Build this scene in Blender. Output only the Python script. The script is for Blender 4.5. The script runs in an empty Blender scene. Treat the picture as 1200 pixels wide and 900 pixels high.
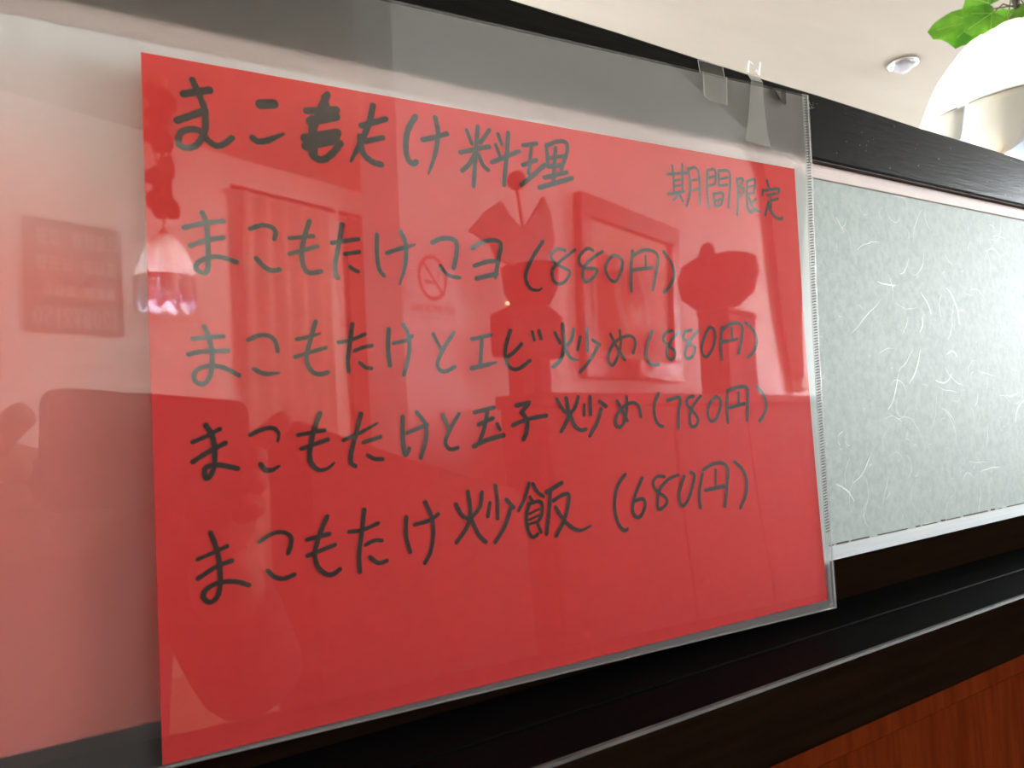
import bpy, bmesh, math, random
from mathutils import Vector, Matrix

# ------------------------------------------------------------------ scene, camera, light, exposure
SC = bpy.context.scene
COL = SC.collection
CAM_P = Vector((-0.0351, -0.2567, 1.0491))
CAM_R = Vector((0.83838, -0.54195, -0.05841))      # to the right of the picture
CAM_D = Vector((-0.02008, 0.07637, -0.99688))      # down the picture
CAM_F = Vector((0.54472, 0.83693, 0.05315))        # into the picture
cam_data = bpy.data.cameras.new('camera')
cam = bpy.data.objects.new('camera', cam_data)
COL.objects.link(cam)
m = Matrix((CAM_R, -CAM_D, -CAM_F)).transposed().to_4x4()
m.translation = CAM_P
cam.matrix_world = m
cam_data.sensor_fit = 'HORIZONTAL'
cam_data.sensor_width = 36.0
cam_data.lens = 901.0 / 1200.0 * 36.0
cam_data.clip_start = 0.002
cam_data.dof.use_dof = True
cam_data.dof.focus_distance = 0.40
cam_data.dof.aperture_fstop = 24.0
SC.camera = cam

world = bpy.data.worlds.new('world')
SC.world = world
world.use_nodes = True
wt = world.node_tree
wt.nodes.clear()
wo = wt.nodes.new('ShaderNodeOutputWorld')
wb = wt.nodes.new('ShaderNodeBackground')
wc = wt.nodes.new('ShaderNodeTexCoord')
ws = wt.nodes.new('ShaderNodeSeparateXYZ')
wr = wt.nodes.new('ShaderNodeValToRGB')
wm = wt.nodes.new('ShaderNodeMapRange')
wm.inputs['From Min'].default_value = -1.0
wm.inputs['From Max'].default_value = 1.0
wr.color_ramp.elements[0].position = 0.0
wr.color_ramp.elements[0].color = (0.34, 0.33, 0.31, 1)
wr.color_ramp.elements[1].position = 1.0
wr.color_ramp.elements[1].color = (0.62, 0.78, 1.0, 1)
e = wr.color_ramp.elements.new(0.485); e.color = (0.40, 0.40, 0.38, 1)
e = wr.color_ramp.elements.new(0.51); e.color = (0.93, 0.97, 1.0, 1)
wt.links.new(wc.outputs['Generated'], ws.inputs[0])
wt.links.new(ws.outputs['Z'], wm.inputs['Value'])
wt.links.new(wm.outputs[0], wr.inputs[0])
wt.links.new(wr.outputs[0], wb.inputs['Color'])
wb.inputs['Strength'].default_value = 30.0
wt.links.new(wb.outputs[0], wo.inputs[0])

def window_portal(name, loc, rot, sx, sy):
    """sampling portal in a window opening (gives off no light of its own)"""
    l = bpy.data.lights.new(name, 'AREA')
    l.shape = 'RECTANGLE'; l.size = sx; l.size_y = sy
    l.cycles.is_portal = True
    o = bpy.data.objects.new(name, l)
    COL.objects.link(o)
    o.location = loc; o.rotation_euler = rot
    return o
# window_1 (right wall, in front of the partition) and window_2 (right wall, behind it)
W1 = (-2.70, -0.72, 0.95, 2.25)          # y0 y1 z0 z1
W2 = (1.40, 2.60, 0.95, 1.75)
XR = 5.6
W3 = (-0.70, 0.90, 0.95, 2.10)          # window_3, back wall: x0 x1 z0 z1
YB = 3.2
for i, W in enumerate((W1, W2)):
    window_portal('window_portal', (XR + 0.02, (W[0]+W[1])/2, (W[2]+W[3])/2), (0, math.radians(90), 0), W[3]-W[2], W[1]-W[0])
window_portal('window_portal', ((W3[0]+W3[1])/2, YB + 0.02, (W3[2]+W3[3])/2), (math.radians(-90), 0, 0), W3[1]-W3[0], W3[3]-W3[2])

vs = SC.view_settings
vs.view_transform = 'Standard'
vs.look = 'None'
vs.exposure = 1.68
vs.gamma = 1.0
vs.use_curve_mapping = False
SC.cycles.use_denoising = True
SC.cycles.max_bounces = 14
SC.cycles.diffuse_bounces = 6
SC.cycles.transparent_max_bounces = 24
SC.cycles.sample_clamp_indirect = 20.0
SC.cycles.caustics_reflective = False

# ------------------------------------------------------------------ helpers
def new_mat(name):
    mt = bpy.data.materials.new(name)
    mt.use_nodes = True
    nt = mt.node_tree
    nt.nodes.clear()
    out = nt.nodes.new('ShaderNodeOutputMaterial')
    return mt, nt, out

def N(nt, typ, **kw):
    n = nt.nodes.new(typ)
    for k, v in kw.items():
        if k in n.inputs: n.inputs[k].default_value = v
        else: setattr(n, k, v)
    return n

def noise_node(nt, scale=(1, 1, 1), nscale=20.0, detail=4.0, rough=0.6, coord='Object'):
    tc = N(nt, 'ShaderNodeTexCoord')
    mp = N(nt, 'ShaderNodeMapping')
    mp.inputs['Scale'].default_value = scale
    nz = N(nt, 'ShaderNodeTexNoise')
    nz.inputs['Scale'].default_value = nscale
    nz.inputs['Detail'].default_value = detail
    nz.inputs['Roughness'].default_value = rough
    nt.links.new(tc.outputs[coord], mp.inputs[0])
    nt.links.new(mp.outputs[0], nz.inputs['Vector'])
    return nz

def pmat(name, col, rough=0.5, col2=None, scale=(1, 1, 1), nscale=20.0, detail=4.0, bump=0.0, bdist=0.001,
         spec=0.5, metal=0.0, trans=0.0, lo=0.35, hi=0.65, coat=0.0, fwd=0.0):
    """principled surface with a noise grain between two colours and a fine bump"""
    mt, nt, out = new_mat(name)
    p = N(nt, 'ShaderNodeBsdfPrincipled')
    p.inputs['Roughness'].default_value = rough
    p.inputs['Metallic'].default_value = metal
    p.inputs['Specular IOR Level'].default_value = spec
    p.inputs['Coat Weight'].default_value = coat
    p.inputs['Coat Roughness'].default_value = 0.12
    nz = noise_node(nt, scale, nscale, detail)
    cr = N(nt, 'ShaderNodeValToRGB')
    c2 = col2 if col2 else tuple(c*0.9 for c in col)
    cr.color_ramp.elements[0].position = lo; cr.color_ramp.elements[0].color = (*c2, 1)
    cr.color_ramp.elements[1].position = hi; cr.color_ramp.elements[1].color = (*col, 1)
    nt.links.new(nz.outputs[0], cr.inputs[0])
    nt.links.new(cr.outputs[0], p.inputs['Base Color'])
    if bump > 0:
        b = N(nt, 'ShaderNodeBump')
        b.inputs['Strength'].default_value = bump
        b.inputs['Distance'].default_value = bdist
        nt.links.new(nz.outputs[0], b.inputs['Height'])
        nt.links.new(b.outputs[0], p.inputs['Normal'])
    if trans > 0:
        tr = N(nt, 'ShaderNodeBsdfTranslucent')
        nt.links.new(cr.outputs[0], tr.inputs[0])
        if fwd > 0:                                   # thin paper passes part of the light on in its own direction
            rf = N(nt, 'ShaderNodeBsdfRefraction'); rf.inputs['Roughness'].default_value = 0.75; rf.inputs['IOR'].default_value = 1.22
            nt.links.new(cr.outputs[0], rf.inputs['Color'])
            mf = N(nt, 'ShaderNodeMixShader'); mf.inputs[0].default_value = fwd
            nt.links.new(tr.outputs[0], mf.inputs[1]); nt.links.new(rf.outputs[0], mf.inputs[2])
            tr = mf
        mx = N(nt, 'ShaderNodeMixShader'); mx.inputs[0].default_value = trans
        nt.links.new(p.outputs[0], mx.inputs[1]); nt.links.new(tr.outputs[0], mx.inputs[2])
        nt.links.new(mx.outputs[0], out.inputs[0])
    else:
        nt.links.new(p.outputs[0], out.inputs[0])
    return mt

def film_mat(name, tint=(0.99, 0.99, 0.99), rough=0.02, k=1.9, haze=0.04, frost=0.0, frough=0.3, fior=1.15, bump=0.0, bscale=60.0):
    """thin clear plastic: both faces of the film reflect, the rest goes straight through, a little scatters"""
    mt, nt, out = new_mat(name)
    lw = N(nt, 'ShaderNodeLayerWeight'); lw.inputs['Blend'].default_value = 0.5
    pw = N(nt, 'ShaderNodeMath', operation='POWER'); pw.inputs[1].default_value = 5.0
    ml = N(nt, 'ShaderNodeMath', operation='MULTIPLY_ADD'); ml.inputs[1].default_value = 0.26*k; ml.inputs[2].default_value = 0.04*k
    ml.use_clamp = True
    nt.links.new(lw.outputs['Facing'], pw.inputs[0]); nt.links.new(pw.outputs[0], ml.inputs[0])
    tr = N(nt, 'ShaderNodeBsdfTransparent'); tr.inputs[0].default_value = (*tint, 1)
    gl = N(nt, 'ShaderNodeBsdfGlossy'); gl.inputs['Roughness'].default_value = rough; gl.inputs['Color'].default_value = (1, 1, 1, 1)
    if bump > 0:
        nz = noise_node(nt, (1, 1, 1), bscale, 3.0)
        b = N(nt, 'ShaderNodeBump'); b.inputs['Strength'].default_value = bump; b.inputs['Distance'].default_value = 0.0006
        nt.links.new(nz.outputs[0], b.inputs['Height']); nt.links.new(b.outputs[0], gl.inputs['Normal'])
        nt.links.new(b.outputs[0], lw.inputs['Normal'])
    base = tr
    if frost > 0:
        rf = N(nt, 'ShaderNodeBsdfRefraction'); rf.inputs['Roughness'].default_value = frough; rf.inputs['IOR'].default_value = fior
        rf.inputs['Color'].default_value = (*tint, 1)
        m0 = N(nt, 'ShaderNodeMixShader'); m0.inputs[0].default_value = frost
        nt.links.new(tr.outputs[0], m0.inputs[1]); nt.links.new(rf.outputs[0], m0.inputs[2])
        base = m0
    d1 = N(nt, 'ShaderNodeBsdfDiffuse'); d1.inputs[0].default_value = (0.85, 0.86, 0.85, 1)
    d2 = N(nt, 'ShaderNodeBsdfTranslucent'); d2.inputs[0].default_value = (0.85, 0.86, 0.85, 1)
    md = N(nt, 'ShaderNodeMixShader'); md.inputs[0].default_value = 0.5
    nt.links.new(d1.outputs[0], md.inputs[1]); nt.links.new(d2.outputs[0], md.inputs[2])
    m1 = N(nt, 'ShaderNodeMixShader'); m1.inputs[0].default_value = haze
    nt.links.new(base.outputs[0], m1.inputs[1]); nt.links.new(md.outputs[0], m1.inputs[2])
    m2 = N(nt, 'ShaderNodeMixShader')
    nt.links.new(ml.outputs[0], m2.inputs[0]); nt.links.new(m1.outputs[0], m2.inputs[1]); nt.links.new(gl.outputs[0], m2.inputs[2])
    nt.links.new(m2.outputs[0], out.inputs[0])
    return mt

def emit_mat(name, col, strength):
    mt, nt, out = new_mat(name)
    em = N(nt, 'ShaderNodeEmission'); em.inputs[0].default_value = (*col, 1); em.inputs[1].default_value = strength
    nt.links.new(em.outputs[0], out.inputs[0])
    return mt

def obj(name, bm, mat, parent=None, smooth=False, loc=None):
    me = bpy.data.meshes.new(name)
    bmesh.ops.recalc_face_normals(bm, faces=bm.faces[:]) if bm.faces else None
    bm.to_mesh(me); bm.free()
    if smooth:
        for p in me.polygons: p.use_smooth = True
    if mat: me.materials.append(mat)
    o = bpy.data.objects.new(name, me)
    COL.objects.link(o)
    if parent: o.parent = parent
    if loc: o.location = loc
    return o

def tag(o, label=None, cat=None, group=None, kind=None):
    if label: o['label'] = label
    if cat: o['category'] = cat
    if group: o['group'] = group
    if kind: o['kind'] = kind
    return o

def thing(name, label, cat, loc=(0, 0, 0), rotz=0.0, group=None):
    o = bpy.data.objects.new(name, None)
    o.empty_display_size = 0.05
    COL.objects.link(o)
    o.location = loc; o.rotation_euler = (0, 0, rotz)
    return tag(o, label, cat, group)

def add_box(bm, x0, x1, y0, y1, z0, z1, bev=0.0, seg=2):
    b2 = bmesh.new()
    bmesh.ops.create_cube(b2, size=1.0)
    for v in b2.verts:
        v.co = Vector(((x0+x1)/2 + v.co.x*(x1-x0), (y0+y1)/2 + v.co.y*(y1-y0), (z0+z1)/2 + v.co.z*(z1-z0)))
    if bev > 0:
        bmesh.ops.bevel(b2, geom=b2.edges[:], offset=bev, segments=seg, profile=0.5, affect='EDGES')
    merge(bm, b2)
    return bm

def merge(bm, b2):
    me = bpy.data.meshes.new('tmp'); b2.to_mesh(me); b2.free()
    bm.from_mesh(me); bpy.data.meshes.remove(me)

def box(x0, x1, y0, y1, z0, z1, bev=0.0, seg=2):
    return add_box(bmesh.new(), x0, x1, y0, y1, z0, z1, bev, seg)

def lathe(prof, n=32, bm=None, center=(0, 0, 0), a0=0.0, a1=2*math.pi):
    bm = bm or bmesh.new()
    rings = []
    full = abs(a1-a0-2*math.pi) < 1e-6
    cnt = n if full else n+1
    for r, z in prof:
        rings.append([bm.verts.new((center[0]+r*math.cos(a0+(a1-a0)*i/n), center[1]+r*math.sin(a0+(a1-a0)*i/n), center[2]+z)) for i in range(cnt)])
    for j in range(len(rings)-1):
        for i in range(n):
            k = (i+1) % cnt
            try: bm.faces.new((rings[j][i], rings[j][k], rings[j+1][k], rings[j+1][i]))
            except ValueError: pass
    bmesh.ops.remove_doubles(bm, verts=bm.verts[:], dist=1e-6)
    return bm

def tube(pts, r, n=8, bm=None, taper=None):
    bm = bm or bmesh.new()
    pts = [Vector(p) for p in pts]
    rings = []
    for i, p in enumerate(pts):
        t = (pts[min(i+1, len(pts)-1)] - pts[max(i-1, 0)]).normalized()
        a = t.orthogonal().normalized() if i == 0 else (pa - t*pa.dot(t)).normalized()
        pa = a
        b = t.cross(a)
        rr = r if taper is None else r*(1+(taper-1)*i/(len(pts)-1))
        rings.append([bm.verts.new(p + (a*math.cos(2*math.pi*k/n)+b*math.sin(2*math.pi*k/n))*rr) for k in range(n)])
    for j in range(len(rings)-1):
        for k in range(n):
            bm.faces.new((rings[j][k], rings[j][(k+1) % n], rings[j+1][(k+1) % n], rings[j+1][k]))
    bm.faces.new(rings[0][::-1]); bm.faces.new(rings[-1])
    return bm

def ball(center, r, sub=2, sc=(1, 1, 1), bm=None):
    b2 = bmesh.new()
    bmesh.ops.create_icosphere(b2, subdivisions=sub, radius=r)
    for v in b2.verts: v.co = Vector((v.co.x*sc[0], v.co.y*sc[1], v.co.z*sc[2])) + Vector(center)
    if bm is None: return b2
    merge(bm, b2); return bm

def smooth_pts(P, steps=6):
    """Catmull-Rom through tuples"""
    if len(P) < 3: return P
    out = []
    n = len(P[0])
    for i in range(len(P)-1):
        p0 = P[max(i-1, 0)]; p1 = P[i]; p2 = P[i+1]; p3 = P[min(i+2, len(P)-1)]
        for s in range(steps):
            t = s/steps
            out.append(tuple(0.5*((2*p1[k]) + (-p0[k]+p2[k])*t + (2*p0[k]-5*p1[k]+4*p2[k]-p3[k])*t*t + (-p0[k]+3*p1[k]-3*p2[k]+p3[k])*t**3) for k in range(n)))
    out.append(P[-1])
    return out

def ribbon(bm, pts, put, caps=True):
    """flat brush stroke: pts are (u, v, width); put(u, v) gives the 3-D point"""
    L = []; R = []
    for i, (u, v, w) in enumerate(pts):
        a = pts[max(i-1, 0)]; b = pts[min(i+1, len(pts)-1)]
        dx, dy = b[0]-a[0], b[1]-a[1]
        d = math.hypot(dx, dy) or 1e-9
        nx, ny = -dy/d*w/2, dx/d*w/2
        L.append(bm.verts.new(put(u+nx, v+ny))); R.append(bm.verts.new(put(u-nx, v-ny)))
    for i in range(len(pts)-1):
        bm.faces.new((L[i], R[i], R[i+1], L[i+1]))
    if caps:
        for (q, sgn) in ((0, -1), (len(pts)-1, 1)):
            u, v, w = pts[q]
            a = pts[max(q-1, 0)]; b = pts[min(q+1, len(pts)-1)]
            an = math.atan2(b[1]-a[1], b[0]-a[0]) + (math.pi if sgn < 0 else 0)
            c = bm.verts.new(put(u, v))
            arc = [bm.verts.new(put(u+math.cos(an+t)*w/2, v+math.sin(an+t)*w/2)) for t in [(-0.5+k/6)*math.pi for k in range(7)]]
            for k in range(6): bm.faces.new((c, arc[k], arc[k+1]))

# paper frame: u along the sheet, v up, w towards the viewer
PO = Vector((0.0, -0.005, 1.17)); PU = Vector((0.99897, -0.04522, -0.00291)); PV = Vector((0.00291, 0.0, 1.0)); PW = Vector((-0.04522, -0.99898, 0.0001))
def sag(u, v):
    return -0.0015*(max(u, 0)/0.3)**2*math.sin(math.pi*min(max(-v/0.214, 0), 1))
def pp(u, v, w=0.0):
    return PO + PU*u + PV*v + PW*(w + sag(u, v))

def sheet(corners, w, nx=24, ny=18):
    """corners TL TR BR BL in (u, v)"""
    bm = bmesh.new(); g = []
    for j in range(ny+1):
        row = []
        for i in range(nx+1):
            s, t = i/nx, j/ny
            u = (corners[0][0]*(1-s)+corners[1][0]*s)*(1-t) + (corners[3][0]*(1-s)+corners[2][0]*s)*t
            v = (corners[0][1]*(1-s)+corners[1][1]*s)*(1-t) + (corners[3][1]*(1-s)+corners[2][1]*s)*t
            row.append(bm.verts.new(pp(u, v, w)))
        g.append(row)
    for j in range(ny):
        for i in range(nx):
            bm.faces.new((g[j][i], g[j+1][i], g[j+1][i+1], g[j][i+1]))
    return bm

R = random.Random(7)

# ------------------------------------------------------------------ materials
M = {}
M['plaster'] = pmat('plaster', (0.86, 0.85, 0.82), 0.85, (0.81, 0.80, 0.77), nscale=3.0, bump=0.1, bdist=0.002)
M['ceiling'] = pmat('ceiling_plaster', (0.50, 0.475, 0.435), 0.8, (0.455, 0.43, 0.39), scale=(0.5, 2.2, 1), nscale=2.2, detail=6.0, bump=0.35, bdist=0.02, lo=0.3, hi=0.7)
M['floor'] = pmat('floor_wood', (0.40, 0.29, 0.20), 0.5, (0.28, 0.19, 0.12), scale=(0.6, 6, 1), nscale=4.0)
M['rail'] = pmat('black_lacquered_wood', (0.010, 0.010, 0.0085), 0.26, (0.005, 0.005, 0.0042), scale=(2.5, 34, 34), nscale=12.0, detail=8.0, bump=0.30, bdist=0.00045, spec=0.035)
M['ledge'] = pmat('black_ledge_wood', (0.005, 0.0045, 0.0045), 0.45, (0.003, 0.003, 0.003), scale=(3, 60, 60), nscale=10.0, detail=7.0, bump=0.08, bdist=0.0003, spec=0.004)
M['darkwood'] = pmat('dark_brown_wood', (0.013, 0.0065, 0.0035), 0.45, (0.008, 0.004, 0.0025), scale=(3, 40, 40), nscale=8.0, detail=6.0, bump=0.06, bdist=0.0003, spec=0.0)
M['redwood'] = pmat('reddish_stained_wood', (0.14, 0.022, 0.005), 0.5, (0.085, 0.013, 0.003), scale=(20, 20, 2.2), nscale=7.0, detail=7.0, bump=0.05, bdist=0.0003, spec=0.0)
M['trim'] = pmat('pale_trim', (0.58, 0.62, 0.63), 0.5, (0.52, 0.555, 0.565), scale=(2, 40, 40), nscale=12.0)
M['uppertrim'] = pmat('pale_trim_pink_bounce', (0.70, 0.565, 0.525), 0.6, (0.62, 0.50, 0.46), scale=(2, 40, 40), nscale=12.0)  # white trim; the pink light bounced onto it is put into the colour
M['edgehighlight'] = pmat('edge_highlight', (0.085, 0.083, 0.075), 0.6, (0.022, 0.021, 0.019), scale=(4, 30, 30), nscale=9.0)  # highlight along the ledge edge, painted as a paler colour
def glow_paint():
    """red glow beside the menu and its paler lit top, painted as a height ramp"""
    mt, nt, out = new_mat('painted_red_glow')
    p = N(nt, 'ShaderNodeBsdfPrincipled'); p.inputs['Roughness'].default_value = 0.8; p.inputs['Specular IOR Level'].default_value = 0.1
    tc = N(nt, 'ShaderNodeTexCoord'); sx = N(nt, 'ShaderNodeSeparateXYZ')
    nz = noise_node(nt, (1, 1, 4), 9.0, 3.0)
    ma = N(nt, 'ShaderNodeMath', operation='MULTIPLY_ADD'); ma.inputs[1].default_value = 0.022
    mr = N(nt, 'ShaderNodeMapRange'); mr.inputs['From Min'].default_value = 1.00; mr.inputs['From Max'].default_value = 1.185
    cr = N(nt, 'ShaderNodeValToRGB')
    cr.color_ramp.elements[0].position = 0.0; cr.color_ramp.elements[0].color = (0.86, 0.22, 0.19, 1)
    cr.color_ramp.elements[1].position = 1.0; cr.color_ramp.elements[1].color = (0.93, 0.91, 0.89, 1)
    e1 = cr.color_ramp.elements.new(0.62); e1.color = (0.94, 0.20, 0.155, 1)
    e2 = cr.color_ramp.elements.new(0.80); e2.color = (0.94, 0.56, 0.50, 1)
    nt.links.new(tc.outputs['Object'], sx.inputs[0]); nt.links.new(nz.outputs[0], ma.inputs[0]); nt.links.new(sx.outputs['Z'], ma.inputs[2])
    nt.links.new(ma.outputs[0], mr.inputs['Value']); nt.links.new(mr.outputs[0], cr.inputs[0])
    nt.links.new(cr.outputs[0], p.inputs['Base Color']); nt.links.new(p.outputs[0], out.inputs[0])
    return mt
M['redglow'] = glow_paint()
M['washi'] = pmat('washi_panel', (0.455, 0.520, 0.495), 0.55, (0.345, 0.408, 0.388), nscale=260.0, detail=8.0, spec=0.1, lo=0.30, hi=0.62)
M['fibre'] = pmat('washi_fibre', (0.80, 0.85, 0.82), 0.5, (0.66, 0.71, 0.685), nscale=80.0)
M['gap'] = pmat('dark_gap', (0.06, 0.03, 0.02), 0.8)
M['paper'] = pmat('red_paper', (0.92, 0.062, 0.060), 0.75, (0.89, 0.055, 0.053), nscale=240.0, spec=0.12, trans=0.22, fwd=0.6)
M['ink'] = pmat('black_marker_ink', (0.030, 0.021, 0.017), 0.6, (0.038, 0.026, 0.021), nscale=160.0, spec=0.2)
M['film'] = film_mat('clear_film', rough=0.015, k=1.65, haze=0.025)
M['backfilm'] = film_mat('frosted_film', rough=0.25, k=1.2, haze=0.12, frost=0.6, frough=0.45, fior=1.12)
M['seam'] = film_mat('seam_film', tint=(0.92, 0.93, 0.93), rough=0.12, k=2.0, haze=0.25)
M['tape'] = film_mat('clear_tape', tint=(0.90, 0.90, 0.88), rough=0.12, k=2.0, haze=0.02, bump=0.3)
M['tapestrip'] = film_mat('milky_tape', tint=(0.93, 0.92, 0.88), rough=0.3, k=1.8, haze=0.06, bump=0.3)
M['tapeedge'] = film_mat('tape_edge', tint=(0.95, 0.95, 0.95), rough=0.2, k=2.4, haze=0.5)
M['glass'] = film_mat('window_glass', tint=(0.97, 0.98, 0.98), rough=0.0, k=1.8, haze=0.0)
M['scuff'] = pmat('pale_scuff', (0.35, 0.35, 0.33), 0.7)

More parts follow.
